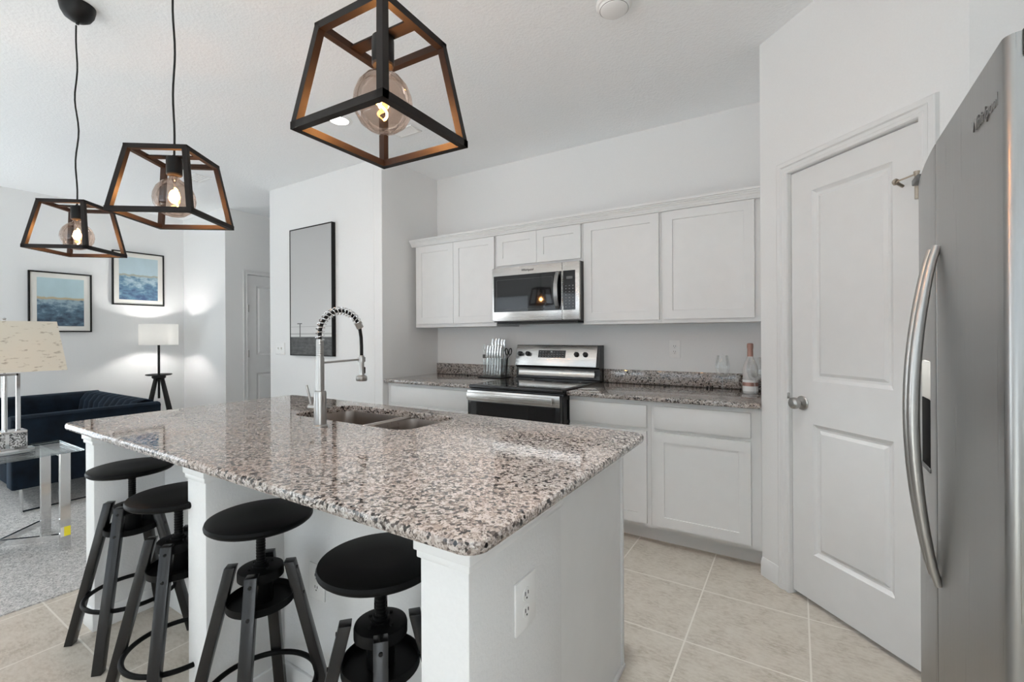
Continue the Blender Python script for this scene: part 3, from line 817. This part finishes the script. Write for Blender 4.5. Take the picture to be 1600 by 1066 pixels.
# ------------------------------------------------------------------ fridge
def fx(y):   # gently bowed front
    return .267 + (y-.97)*.0266 if y < 1.44 else .2795+(y-1.44)*.045+(y-1.44)**2*.125
fg = thing('refrigerator', 'stainless side-by-side refrigerator with bowed handles at the right edge', 'refrigerator', (.7, 1.4, 0))
mesh('body', B().box(.352, 1.06, .985, 1.80, .03, 1.715, .006), 'grey_plastic', fg)
for x in (.45, 1.0):
    for y in (1.04, 1.74): mesh('foot', B().cyl((x, y, 0), (x, y, .04), .025), 'black', fg)
mesh('kick_grille', B().box(.335, .36, 1.0, 1.79, .03, .10), 'black', fg)
def fdoor(y0, y1, th, z0, z1, r0, r1):
    """door leaf: plan outline with rounded outer edges, extruded in z"""
    pts = []; n = 14
    def arc(yc, s, r):
        out = []
        for i in range(6):
            a = PI/2*i/5
            out.append((yc, r, a))
        return out
    front = []
    for i in range(n+1):
        y = y0+r0+(y1-r1-y0-r0)*i/n; front.append((fx(y), y))
    c0 = [(fx(y0+r0)+r0-r0*math.sin(a), y0+r0-r0*math.cos(a)) for a in [PI/2*i/6 for i in range(6)]]
    c1 = [(fx(y1-r1)+r1-r1*math.cos(a), y1-r1+r1*math.sin(a)) for a in [PI/2*i/6 for i in range(1, 7)]]
    poly = [(.348, y0)] + c0 + front + c1 + [(.348, y1)]
    return B().prism(poly, z0, z1, 'z')
fz = (.07, 1.733)
fd = mesh('door', fdoor(.970, 1.4365, .08, *fz, .016, .004), 'steel_v', fg, smooth=30)
zd = mesh('door', fdoor(1.4415, 1.835, .08, *fz, .004, .035), 'steel_v', fg, smooth=30)
def fhandle(y, dirn):
    pts = []
    for i in range(25):
        f = i/24; z = .705+(1.487-.705)*f
        pts.append((fx(y)-.004-.043*math.sin(PI*f)**.8, y, z))
    b = B().tube(pts, lambda f: .0085+.0035*math.sin(PI*f), 14)
    return b
mesh('handle', fhandle(1.405, 1), 'nickel', fd)
mesh('handle', fhandle(1.470, 1), 'nickel', zd)
dp = mesh('dispenser_control', B().box(fx(1.56)-.0035, fx(1.56)+.01, 1.522, 1.612, 1.118, 1.215, .003), 'pale_label', zd)
mesh('dispenser_well', B().box(fx(1.56)-.003, fx(1.56)+.01, 1.522, 1.612, .945, 1.118, .002), 'dark_slot', zd)
mesh('dispenser_tray', B().box(fx(1.56)-.006, fx(1.56)+.01, 1.518, 1.616, .935, .946, .002), 'grey_plastic', zd)
for y0, y1, nm in ((.973, 1.06, 'hinge_cover'), (1.76, 1.825, 'hinge_cover')):
    mesh(nm, B().box(.30, .43, y0, y1, 1.7335, 1.752, .003), 'grey_plastic', fg)
mesh('top_cap', B().box(.285, .346, .9655, .973, 1.695, 1.7345, .001), 'cap_grey', fd)
LM = Matrix(((0, 0, -1, 0), (-1, 0, 0, 0), (0, 1, 0, 0), (0, 0, 0, 1)))
text('logo', 'Whirlpool', .030, 'steel_v', fd, Matrix.Translation((fx(1.065)-.0012, 1.065, 1.642)) @ LM, .0012)

# ------------------------------------------------------------------ counter things
# wine bottle
bx, by = -.247, 3.215
bt = thing('wine_bottle', 'pale sparkling wine bottle with rose foil neck on the right granite counter', 'bottle', (bx, by, .915))
mesh('glass_body', B().lathe([(0, .917), (.040, .915), (.043, .920), (.0435, 1.06), (.040, 1.085), (.026, 1.12), (.017, 1.145), (.0155, 1.20), (0, 1.20)], (bx, by, 0)), 'bottle', bt)
mesh('foil', B().lathe([(.0175, 1.146), (.0162, 1.19), (.0175, 1.197), (.0185, 1.20), (.0185, 1.222), (.015, 1.228), (0, 1.229)], (bx, by, 0)), 'copper_foil', bt)
lb = mesh('paper_label', B().lathe([(.0440, .93), (.0442, .93), (.0442, 1.0), (.0440, 1.0)], (bx, by, 0)), 'white_plastic', bt)
mesh('label_band', B().lathe([(.0443, .962), (.0446, .962), (.0446, .985), (.0443, .985)], (bx, by, 0)), 'copper_foil', lb)
def wine_glass(x, y, label):
    r = thing('wine_glass', label, 'wine glass', (x, y, .915), 'wine glasses on the right counter')
    mesh('bowl', B().lathe([(.004, 1.0), (.020, 1.008), (.036, 1.028), (.044, 1.055), (.0445, 1.075), (.040, 1.11), (.034, 1.145)], (x, y, 0)), 'clear_glass', r)
    mesh('stem', B().lathe([(0, .9156), (.034, .916), (.033, .918), (.010, .922), (.0045, .93), (.0038, .97), (.0042, 1.0), (0, 1.0)], (x, y, 0)), 'clear_glass', r)
wine_glass(-.416, 3.29, 'clear wine glass standing left of the wine bottle')
wine_glass(-.214, 3.10, 'clear wine glass standing in front of the wine bottle')

# knives in a clear stand
kx0, kx1, ky0, ky1 = -2.325, -2.145, 3.25, 3.36
ks = thing('knife_stand', 'clear acrylic knife stand on a black base beside the range', 'knife stand', (-2.235, 3.30, .915))
mesh('base_plate', B().box(-2.365, -2.125, 3.215, 3.385, .915, .925, .002), 'black', ks)
b = B()
for y in (3.247, 3.315, 3.382): b.box(kx0, kx1, y-.002, y+.002, .9252, 1.085)
for x in (kx0, kx1): b.box(x-.002, x+.002, 3.249, 3.380, .9252, 1.085)
mesh('clear_walls', b, 'acrylic', ks, smooth=0)
def knife(x, y, z0, zg, zt, lean, label, group, big):
    r = thing('kitchen_knife', label, 'knife', (x, y, z0), group)
    hw = .010 if big else .0085
    L = zt-zg
    pts = [(-.3*hw, 0), (1.0*hw, 0), (1.1*hw, L*.4), (.7*hw, L*.7), (1.3*hw, L*.93), (.4*hw, L), (-.9*hw, L*.95), (-1.1*hw, L*.6), (-.8*hw, L*.25)]
    mm = Matrix.Translation((x, y, zg)) @ Matrix.Rotation(lean, 4, 'Y')
    mesh('handle', B().prism(pts, -.007, .007, 'y', .002, mat=mm), 'chrome', r)
    bl = zg-z0
    pts = [(-.5*hw, 0), (.9*hw, 0), (.9*hw, -bl*.5), (.2*hw, -bl*.97), (-.3*hw, -bl*.97), (-.5*hw, -bl*.5)]
    mesh('blade', B().prism(pts, -.001, .001, 'y', mat=mm), 'chrome', r)
ORD = ('first', 'second', 'third', 'fourth', 'fifth', 'sixth')
for i, (x, zt) in enumerate(((-2.298, 1.262), (-2.262, 1.266), (-2.232, 1.266), (-2.20, 1.258), (-2.174, 1.255))):
    knife(x, 3.347, .94, 1.145, zt, .05, 'large steel-handled knife, %s from the left in the tall back row of the clear stand' % ORD[i], 'tall knives in the knife stand', True)
for i in range(6):
    x = -2.305+i*.0275
    knife(x, 3.281, .94, 1.090, 1.205-.004*(i % 2), .07, 'small steel-handled knife, %s from the left in the lower front row of the clear stand' % ORD[i], 'small knives in the knife stand', False)
sc = thing('kitchen_scissors', 'black-handled scissors standing at the right side of the knife stand', 'scissors', (-2.115, 3.30, .98))
for s in (-1, 1):
    lp = [(-2.098+s*.017+.013*math.cos(a)+s*.004*math.sin(a), 3.30+s*.002, 1.145+.028*math.sin(a)) for a in [2*PI*k/20 for k in range(20)]]
    hd = B().tube(lp, .0048, 8, closed=True); hd.bar((-2.098+s*.012, 3.30+s*.002, 1.118), (-2.112, 3.30+s*.002, 1.075), .007, .006)
    mesh('handle', hd, 'black', sc)
mesh('blade', B().prism([(-2.120, 1.08), (-2.104, 1.08), (-2.114, .985), (-2.126, .9255), (-2.128, .9255)], 3.296, 3.304, 'y'), 'black', sc)
pl = thing('vegetable_peeler', 'small steel peeler hooked on the left of the knife stand', 'peeler', (-2.352, 3.29, 1.09))
lp = [(-2.352+.009*math.cos(a), 3.30, 1.175+.03*math.sin(a)) for a in [2*PI*k/20 for k in range(20)]]
mesh('loop', B().tube(lp, .003, 8, closed=True).bar((-2.352, 3.30, 1.145), (-2.346, 3.30, 1.10), .006, .005), 'chrome', pl)
hk = B().box(-2.366, -2.344, 3.292, 3.308, 1.085, 1.118, .003); hk.box(-2.350, -2.322, 3.296, 3.304, 1.086, 1.092)
mesh('head', hk, 'grey_plastic', pl)

# ------------------------------------------------------------------ bar stools
SEAT = .735
def make_stool():
    r = thing('bar_stool', 'x', 'stool', (0, 0, 0), 'black round swivel bar stools along the island')
    mesh('seat', B().lathe([(0, SEAT-.022), (.142, SEAT-.022), (.149, SEAT-.016), (.150, SEAT-.010), (.147, SEAT-.002), (.140, SEAT), (.05, SEAT-.001), (0, SEAT-.001)], seg=64), 'stool_black', r)
    pr = [(0, .445), (.0125, .445)]
    z = .46
    while z < SEAT-.05: pr += [(.0135, z), (.0135, z+.004), (.0120, z+.005), (.0120, z+.008)]; z += .009
    pr += [(.0135, SEAT-.04), (.045, SEAT-.026), (.045, SEAT-.0225), (0, SEAT-.0225)]
    mesh('screw_post', B().lathe(pr, seg=20), 'stool_black', r)
    tp = mesh('top_plate', B().lathe([(.014, .575), (.055, .575), (.063, .572), (.065, .566), (.065, .545), (.060, .543), (.058, .566), (.014, .566)], seg=40), 'stool_black', r)
    nb = B().lathe([(.0135, .575), (.024, .575), (.024, .581), (.018, .583), (.018, .590), (.0135, .590)], seg=20)
    for k in range(4):
        a = k*PI/2; nb.cyl((.036*math.cos(a), .036*math.sin(a), .573), (.036*math.cos(a), .036*math.sin(a), .580), .005, .004, 10)
    mesh('nut_ring', nb, 'stool_black', tp)
    mesh('lower_tray', B().lathe([(0, .462), (.090, .462), (.0955, .465), (.0955, .487), (.0925, .487), (.0905, .469), (0, .469)], seg=44), 'stool_black', r)
    mesh('hub', B().lathe([(0, .440), (.018, .440), (.020, .462), (.034, .470), (.034, .545), (0, .545)], seg=20), 'stool_black', r)
    for k in range(4):
        a = -PI/4+k*PI/2; ca, sa = math.cos(a), math.sin(a)
        p0 = Vector((.083*ca, .083*sa, .584)); p1 = Vector((.226*ca, .226*sa, .0))
        t = bmesh.new(); tan = Vector((-sa, ca, 0)); rad = Vector((ca, sa, 0)); hw, ht = .0170, .0150
        vs = []
        for p in (p0, p1):
            for i, j in ((-1, -1), (1, -1), (1, 1), (-1, 1)):
                q = p+tan*hw*i+rad*ht*j
                vs.append(t.verts.new(q))
        t.faces.new(vs[3::-1]); t.faces.new(vs[4:])
        for i in range(4): t.faces.new((vs[i], vs[(i+1) % 4], vs[4+(i+1) % 4], vs[4+i]))
        bmesh.ops.recalc_face_normals(t, faces=t.faces)
        bmesh.ops.bevel(t, geom=list(t.edges), offset=.002, segments=2, profile=.5, affect='EDGES')
        b = B(); b._take(t); lg = mesh('leg', b, 'stool_leg', r)
        for z in (.560, .478):
            f = (.584-z)/.584; c = p0.lerp(p1, f)+rad*.0150
            mesh('screw', B().cyl(c-rad*.002, c+rad*.0022, .0055, .0048, 12), 'black', lg)
    ring = [(.158*math.cos(2*PI*k/64), .158*math.sin(2*PI*k/64), .198) for k in range(64)]
    mesh('foot_ring', B().tube(ring, .0085, 12, closed=True), 'stool_black', r)
    return r
st = make_stool()
SPOTS = [(-.885, .79, 3, 'black round bar stool beside the island end pillar, nearest the outlet corner'),
         (-1.415, .785, 0, 'black round bar stool just right of the middle island pillar'),
         (-1.862, .742, 2, 'black round bar stool partly hidden behind the middle island pillar'),
         (-2.430, .795, 0, 'black round bar stool beside the far island pillar, next to the carpet')]
for i, (x, y, a, lab) in enumerate(SPOTS):
    o = st if i == 0 else copy_tree(st)
    o.location = (x, y, 0); o.rotation_euler.z = math.radians(a); o['label'] = lab

# ------------------------------------------------------------------ pendants
def make_pendant():
    """origin at the centre of the frame's bottom square; frame 0.225 tall; ceiling at z = CZ"""
    r = thing('pendant_lamp', 'x', 'pendant lamp', (0, 0, 0), 'black cage pendant lamps over the island')
    a, c, hh, wd = .1829-.010, .1358-.010, .2247-.0075, .0155
    bo = [(a*math.cos(k*PI/2), a*math.sin(k*PI/2), .006) for k in range(4)]
    to = [(c*math.cos(k*PI/2), c*math.sin(k*PI/2), hh) for k in range(4)]
    fb = B()
    for k in range(4):
        j = (k+1) % 4
        fb.bar(bo[k], bo[j], wd, wd, ext=wd*.5); fb.bar(to[k], to[j], wd, wd, ext=wd*.5)
        o = Vector((math.cos(k*PI/2), math.sin(k*PI/2), 0)); fb.bar(bo[k], to[k], wd, wd, up=Vector((math.cos(k*PI/2+PI/4), math.sin(k*PI/2+PI/4), 0)))
    mesh('frame', fb, 'bronze', r)
    m1 = [(to[0][i]+to[1][i])/2 for i in range(3)]; m2 = [(to[2][i]+to[3][i])/2 for i in range(3)]
    mesh('crossbar', B().bar(m1, m2, .030, .004), 'bronze', r)
    mesh('socket', B().lathe([(0, .216), (.006, .224), (.006, .218), (.0225, .216), (.0235, .210), (.0235, .158), (.021, .154), (0, .154)], seg=28), 'black', r)
    gl = mesh('bulb', B().lathe([(.013, .156), (.0145, .150), (.0165, .143), (.024, .137), (.038, .129), (.052, .112), (.0605, .090), (.0625, .072), (.059, .052), (.048, .032), (.030, .0185), (.014, .0135), (0, .0125)], seg=48), 'bulb_glass', r)
    fl = []
    for i in range(48):
        f = i/47; an = f*PI*2.5+.6
        rr = .013*math.sin(PI*f)**.6+.001
        fl.append((rr*math.cos(an), rr*math.sin(an), .112-.072*f))
    fm = B().tube(fl, .0023, 8)
    mesh('filament', fm, 'filament', gl)
    mesh('stem_mount', B().lathe([(0, .154), (.009, .150), (.006, .135), (.002, .125), (.0018, .112), (0, .111)], seg=16), 'clear_glass', gl)
    return r
pn = make_pendant()
lamp_in('bulb_light', pn, (0, 0, .072), 5.0, (1, .48, .16), .018)
PEND = [(-.753, .687, 1.713, -42.66, (.0, .0), 'black cage pendant with glowing globe bulb, the large nearest one over the island end'),
        (-1.807, .713, 1.686, -8.1, (.0, .0), 'black cage pendant with globe bulb hanging above the faucet, middle of the row'),
        (-2.867, .735, 1.687, -5.3, (.034, -.004), 'black cage pendant with globe bulb farthest from the fridge, in front of the blue paintings')]
pns = [pn, copy_tree(pn), copy_tree(pn)]
for o, (i, (x, y, z, a, dv, lab)) in zip(pns, enumerate(PEND)):
    o.location = (x, y, z); o.rotation_euler.z = math.radians(a); o['label'] = lab
    off = Vector((x, y, z)); inv = (Matrix.Translation(off) @ Matrix.Rotation(math.radians(a), 4, 'Z')).inverted()
    top = H-.078; n = 24; pts = []
    for k in range(n+1):
        f = k/n; zz = z+.222+(top-z-.222)*f; wob = (.0, .0035, .006)[i]*math.sin(PI*f)
        pts.append(inv @ Vector((x+wob*math.sin(f*13+i), y+wob*math.sin(f*17+1), zz)))
    mesh('cord', B().tube(pts, .0033, 8), 'black', o)
    mesh('canopy', B().lathe([(.0, -.088), (.006, -.088), (.007, -.080), (.010, -.076), (.030, -.071), (.048, -.058), (.060, -.036), (.0655, -.010), (.066, 0), (0, 0)], seg=40, mat=inv @ Matrix.Translation((x+dv[0], y+dv[1], H))), 'black', o)

# ------------------------------------------------------------------ ceiling fittings
dl = thing('downlight', 'lit round recessed downlight seen through the nearest pendant cage', 'downlight', (-2.77, 2.116, H))
mesh('trim_ring', B().lathe([(.062, -.001), (.064, -.006), (.088, -.004), (.090, 0)], (-2.77, 2.116, H)), 'white_plastic', dl)
mesh('lens', B().lathe([(0, -.003), (.062, -.003), (.063, 0)], (-2.77, 2.116, H)), 'lamp_disc', dl)
l = bpy.data.lights.new('downlight_beam', 'SPOT'); l.energy = 7; l.spot_size = 2.2; l.spot_blend = .8; l.shadow_soft_size = .06; l.color = (1, .97, .92)
o = bpy.data.objects.new('downlight_beam', l); COL.objects.link(o); o.parent = dl; o.location = (0, 0, -.02)
sd = thing('smoke_detector', 'round white smoke detector on the ceiling at the top edge', 'smoke detector', (-.715, 2.06, H))
mesh('housing', B().lathe([(.082, 0), (.082, -.012), (.078, -.018), (.070, -.020), (.062, -.034), (.050, -.040), (0, -.041)], (-.715, 2.06, H), 48), 'white_plastic', sd)
mesh('sounder_ring', B().lathe([(.063, -.031), (.0655, -.031), (.0645, -.028)], (-.715, 2.06, H), 40), 'grey_plastic', sd)
def vent(x, y, a, lx, ly, label):
    r = thing('ceiling_vent', label, 'vent', (x, y, H)); r.rotation_euler.z = 0
    b = B()
    for p, q, s, t in ((-lx, lx, -ly, -ly+.018), (-lx, lx, ly-.018, ly), (-lx, -lx+.018, -ly+.018, ly-.018), (lx-.018, lx, -ly+.018, ly-.018)): b.box(x+p, x+q, y+s, y+t, H-.008, H, .002)
    mesh('frame', b, 'white_plastic', r)
    b = B(); n = int(2*ly/.022)
    for i in range(1, n): 
        yy = y-ly+2*ly*i/n; b.prism([(yy-.008, H-.001), (yy+.004, H-.009), (yy+.006, H-.008), (yy-.006, H-.0005)], x-lx+.018, x+lx-.018, 'x')
    mesh('louvres', b, 'white_plastic', r, smooth=0)
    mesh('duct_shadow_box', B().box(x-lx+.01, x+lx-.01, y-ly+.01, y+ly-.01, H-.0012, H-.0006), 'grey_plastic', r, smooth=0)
vent(-2.50, 2.50, 0, .11, .06, 'white louvred vent on the ceiling behind the nearest pendant bulb')
vent(-4.93, 2.14, 0, .12, .075, 'small white louvred ceiling vent seen past the middle pendant')

# ------------------------------------------------------------------ pictures
def framed(x, y0, y1, z0, z1, art, label):
    r = thing('framed_painting', label, 'painting', (x, (y0+y1)/2, z0), 'blue seascape paintings on the living room wall')
    f, dp = .014, .030
    b = B().box(x, x+dp, y0, y0+f, z0, z1, .001, 1); b.box(x, x+dp, y1-f, y1, z0, z1, .001, 1)
    b.box(x, x+dp, y0+f, y1-f, z0, z0+f, .001, 1); b.box(x, x+dp, y0+f, y1-f, z1-f, z1, .001, 1)
    mesh('frame', b, 'black', r)
    mesh('mat_board', B().box(x+.004, x+.016, y0+f, y1-f, z0+f, z1-f), 'paper_mat', r, smooth=0)
    mg = .052
    mesh('artwork', B().box(x+.0155, x+.018, y0+f+mg, y1-f-mg, z0+f+mg, z1-f-mg), art, r, smooth=0)
k = 1.0569; zk = lambda z: 1.287+(z-1.287)*k
framed(XL+.001, 1.293*k, 1.775*k, zk(1.346), zk(1.964), 'sea1', 'black-framed misty blue seascape, the lower one behind the table lamp')
framed(XL+.001, 1.950*k, 2.442*k, zk(1.657), zk(2.270), 'sea2', 'black-framed bright blue seascape, the higher one above the floor lamp')
cv = thing('framed_photo', 'tall black-framed grey photo of a field and utility pole', 'photo', (-3.99, YP, 1.1))
cx0, cx1, cz0, cz1, cy = -4.318, -3.652, 1.097, 2.352, YP-.040
b = B().box(cx0, cx0+.008, cy, YP-.001, cz0, cz1); b.box(cx1-.010, cx1, cy, YP-.001, cz0, cz1)
b.box(cx0+.008, cx1-.010, cy, YP-.001, cz0, cz0+.010); b.box(cx0+.008, cx1-.010, cy, YP-.001, cz1-.010, cz1)
mesh('frame', b, 'black', cv, smooth=0)
mesh('print', B().box(cx0+.008, cx1-.010, cy+.004, YP-.004, cz0+.010, cz1-.010), 'photo', cv, smooth=0)

# ------------------------------------------------------------------ living room
# floor lamp
lx, ly = -6.52, 2.40
fl = thing('floor_lamp', 'lit white drum shade floor lamp on black tripod legs behind the sofa', 'floor lamp', (lx, ly, .006))
sr = .192; s0, s1 = zk(1.199), zk(1.434)
mesh('lamp_shade', B().lathe([(sr, s0), (sr, s1), (sr-.003, s1), (sr-.003, s0), (sr, s0)], (lx, ly, 0), 48), 'white_shade', fl)
b = B()
for kk in range(3):
    a = kk*2*PI/3; b.bar((lx, ly, s0+.02), (lx+(sr-.003)*math.cos(a), ly+(sr-.003)*math.sin(a), s0+.02), .004, .004)
mesh('shade_spider', b, 'black', fl)
mesh('pole', B().cyl((lx, ly, .55), (lx, ly, s0+.05), .0125), 'black', fl)
mesh('tray', B().lathe([(0, .826), (.115, .826), (.130, .832), (.130, .842), (.122, .840), (.11, .834), (0, .834)], (lx, ly, 0), 36), 'black', fl)
mesh('hub', B().lathe([(0, .770), (.05, .780), (.07, .800), (.07, .826), (0, .826)], (lx, ly, 0), 24), 'black', fl)
for kk in range(4):
    a = .35+kk*PI/2; c_, s_ = math.cos(a), math.sin(a)
    mesh('leg', B().bar((lx+.035*c_, ly+.035*s_, .815), (lx+.245*c_, ly+.245*s_, .010), .034, .026, bev=.003), 'black', fl)
mesh('light_bulb', B().lathe([(0, s0+.06), (.012, s0+.06), (.014, s0+.08), (.028, s0+.11), (.028, s0+.125), (.016, s0+.145), (0, s0+.15)], (lx, ly, 0), 20), emit('warm_bulb', (1, .96, .9), 12), fl)
lamp_in('shade_light', fl, (lx, ly, s0+.12), 33, (1, .975, .94), .035)

# sofa
so = thing('sofa', 'navy velvet sofa with rolled arms on metal sled legs behind the side table', 'sofa', (-5.5, 1.3, .006))
AX1, AX0, SY0_, SY1_ = -4.75, -6.30, .86, 1.765
def arm_prof(xo, s, top):   # outline in x,z of one arm; s = +1 when outer face is at +x
    p = [(0, .19), (0, top-.055), (.008, top-.022), (-.015, top-.004), (-.06, top), (-.115, top-.012), (-.15, top-.05), (-.155, top-.10), (-.145, .42), (-.145, .19)]
    return [(xo+s*q[0], q[1]) for q in p]
def arm_taper(xo, s, top):
    b = B(); poly = arm_prof(xo, s, top)
    b.prism(poly, SY0_, SY1_, 'y', .012); return b
ar = mesh('arm', arm_taper(AX1, 1, .722), 'velvet', so, smooth=50)
pp = [(AX1+.002, SY0_+.01, .655), (AX1+.010, SY0_+.012, .70), (AX1+.010, 1.3, .702), (AX1+.010, SY1_-.012, .700)]
mesh('piping', B().tube(pp, .005, 8), 'velvet', ar)
mesh('arm', arm_taper(AX0, -1, .735), 'velvet', so, smooth=50)
# channel-tufted back: the inside face ripples
V, F = [], []; n = 130; prof = [(-.20, .42), (-.185, .55), (-.17, .66), (-.13, .72), (-.07, .738), (-.015, .728), (0, .69), (0, .19)]
for i in range(n+1):
    x = AX0+.13+(AX1-AX0-.26)*i/n; rp = .012*abs(math.sin(PI*10*i/n))
    for j, (dy, z) in enumerate(prof):
        q = rp if j < 5 else 0
        V.append((x, SY1_+dy-q, z+(q*.5 if 2 < j < 5 else 0)))
m_ = len(prof)
for i in range(n):
    for j in range(m_-1): F.append((i*m_+j, (i+1)*m_+j, (i+1)*m_+j+1, i*m_+j+1))
mesh('backrest', B().quads(V, F), 'velvet', so, smooth=60)
mesh('seat_frame', B().box(AX0+.14, AX1-.14, SY0_+.02, SY1_-.01, .19, .34, .01), 'velvet', so)
for a, c in ((AX0+.158, -5.528), (-5.522, AX1-.158)):
    mesh('seat_cushion', B().box(a, c, SY0_-.005, SY1_-.205, .342, .465, .035, 4), 'velvet', so)
for x in (AX1-.07, AX0+.07):
    b = B().box(x-.022, x+.022, SY0_+.055, SY0_+.065, .012, .191, .001, 1); b.box(x-.022, x+.022, SY1_-.065, SY1_-.055, .012, .191, .001, 1)
    b.box(x-.022, x+.022, SY0_+.055, SY1_-.055, .0062, .0135, .001, 1)
    mesh('sled_leg', b, 'chrome', so)

# glass side table with X stretcher
tb = thing('side_table', 'chrome side table with clear glass top in front of the sofa', 'side table', (-3.97, .66, .006))
TX0, TX1, TY0, TY1, TZ = -4.21, -3.73, .34, .985, .590
mesh('glass_top', slab_with_hole(rrect(TX0, TX1, TY0, TY1, .004, 2), None, TZ, TZ+.012, .005), 'table_glass', tb, smooth=0)
lgs = []
for x, y in ((TX1-.012, TY1-.085), (TX0+.012, TY1-.075), (TX1-.012, TY0+.085), (TX0+.012, TY0+.075)):
    s = -1 if x > -4 else 1
    lg = mesh('leg', B().box(min(x, x+s*.025), max(x, x+s*.025), y-.024, y+.024, .006, TZ-.0005, .0015, 1), 'chrome', tb)
    lgs.append(lg)
mesh('sticker', B().box(TX1-.0118, TX1-.0112, TY1-.092, TY1-.063, .092, .148), 'yellow', lgs[0], smooth=0)
mesh('sticker_print', B().box(TX1-.0118, TX1-.0112, TY1-.107, TY1-.0925, .092, .148), 'pale_label', lgs[0], smooth=0)
b = B().box(TX0+.037, TX1-.037, TY1-.10, TY1-.06, TZ-.022, TZ-.0006); b.box(TX0+.037, TX1-.037, TY0+.06, TY0+.10, TZ-.022, TZ-.0006)
mesh('apron', b, 'chrome', tb, smooth=0)
b = B().bar((TX1-.030, TY1-.085, .085), (TX0+.030, TY0+.085, .085), .018, .032); b.bar((TX0+.030, TY1-.085, .085), (TX1-.030, TY0+.085, .085), .018, .0318)
mesh('cross_stretcher', b, 'chrome', tb, smooth=0)

# table lamp
TL = Vector((-3.98, .695)); z0 = TZ+.0122
tl = thing('table_lamp', 'chrome frame table lamp with flecked linen shade on the glass side table', 'table lamp', (TL.x, TL.y, z0))
mesh('plinth', B().box(TL.x-.075, TL.x+.075, TL.y-.112, TL.y+.112, z0, z0+.026, .002), 'chrome', tl)
bs = mesh('base_block', B().box(TL.x-.055, TL.x+.055, TL.y-.084, TL.y+.084, z0+.026, z0+.132, .002), 'chrome', tl)
for s in (-1, 1):
    mesh('crackle_panel', B().box(TL.x+.0550, TL.x+.0562, TL.y+s*.042-.034, TL.y+s*.042+.034, z0+.036, z0+.122), 'crackle', bs, smooth=0)
b = B(); zt = 1.075
for y in (-.055, .055): b.box(TL.x-.008, TL.x+.008, TL.y+y-.009, TL.y+y+.009, z0+.132, zt, .001, 1)
b.box(TL.x-.008, TL.x+.008, TL.y-.055, TL.y+.055, zt-.014, zt-.0002)
mesh('frame', b, 'chrome', tl)
mesh('center_post', B().cyl((TL.x, TL.y, z0+.132), (TL.x, TL.y, zt-.014), .012), 'chrome', tl)
mesh('harp_stem', B().cyl((TL.x, TL.y, zt), (TL.x, TL.y, 1.392), .005), 'nickel', tl)
def frustum(hx0, hy0, hx1, hy1, za, zb):
    V = []
    for hx, hy, z in ((hx0, hy0, za), (hx1, hy1, zb)):
        V += [(TL.x+sx*hx, TL.y+sy*hy, z) for sx, sy in ((-1, -1), (1, -1), (1, 1), (-1, 1))]
    F = [(i, (i+1) % 4, 4+(i+1) % 4, 4+i) for i in range(4)]
    return V, F
V, F = frustum(.155, .238, .115, .200, 1.088, 1.386); V2, F2 = frustum(.153, .236, .113, .198, 1.088, 1.386)
F = F + [tuple(8+i for i in f[::-1]) for f in F2] + [(i, (i+1) % 4, 8+(i+1) % 4, 8+i) for i in range(4)] + [(4+i, 4+(i+1) % 4, 12+(i+1) % 4, 12+i) for i in range(4)]
mesh('lamp_shade', B().quads(V+V2, F), 'linen_shade', tl, smooth=0)
b = B().bar((TL.x-.113, TL.y, 1.380), (TL.x+.113, TL.y, 1.380), .004, .004); b.bar((TL.x, TL.y-.198, 1.380), (TL.x, TL.y+.198, 1.380), .004, .004)
b.lathe([(0, 1.385), (.009, 1.388), (.006, 1.394), (.010, 1.402), (0, 1.410)], (TL.x, TL.y, 0), 16)
mesh('finial', b, 'chrome', tl)
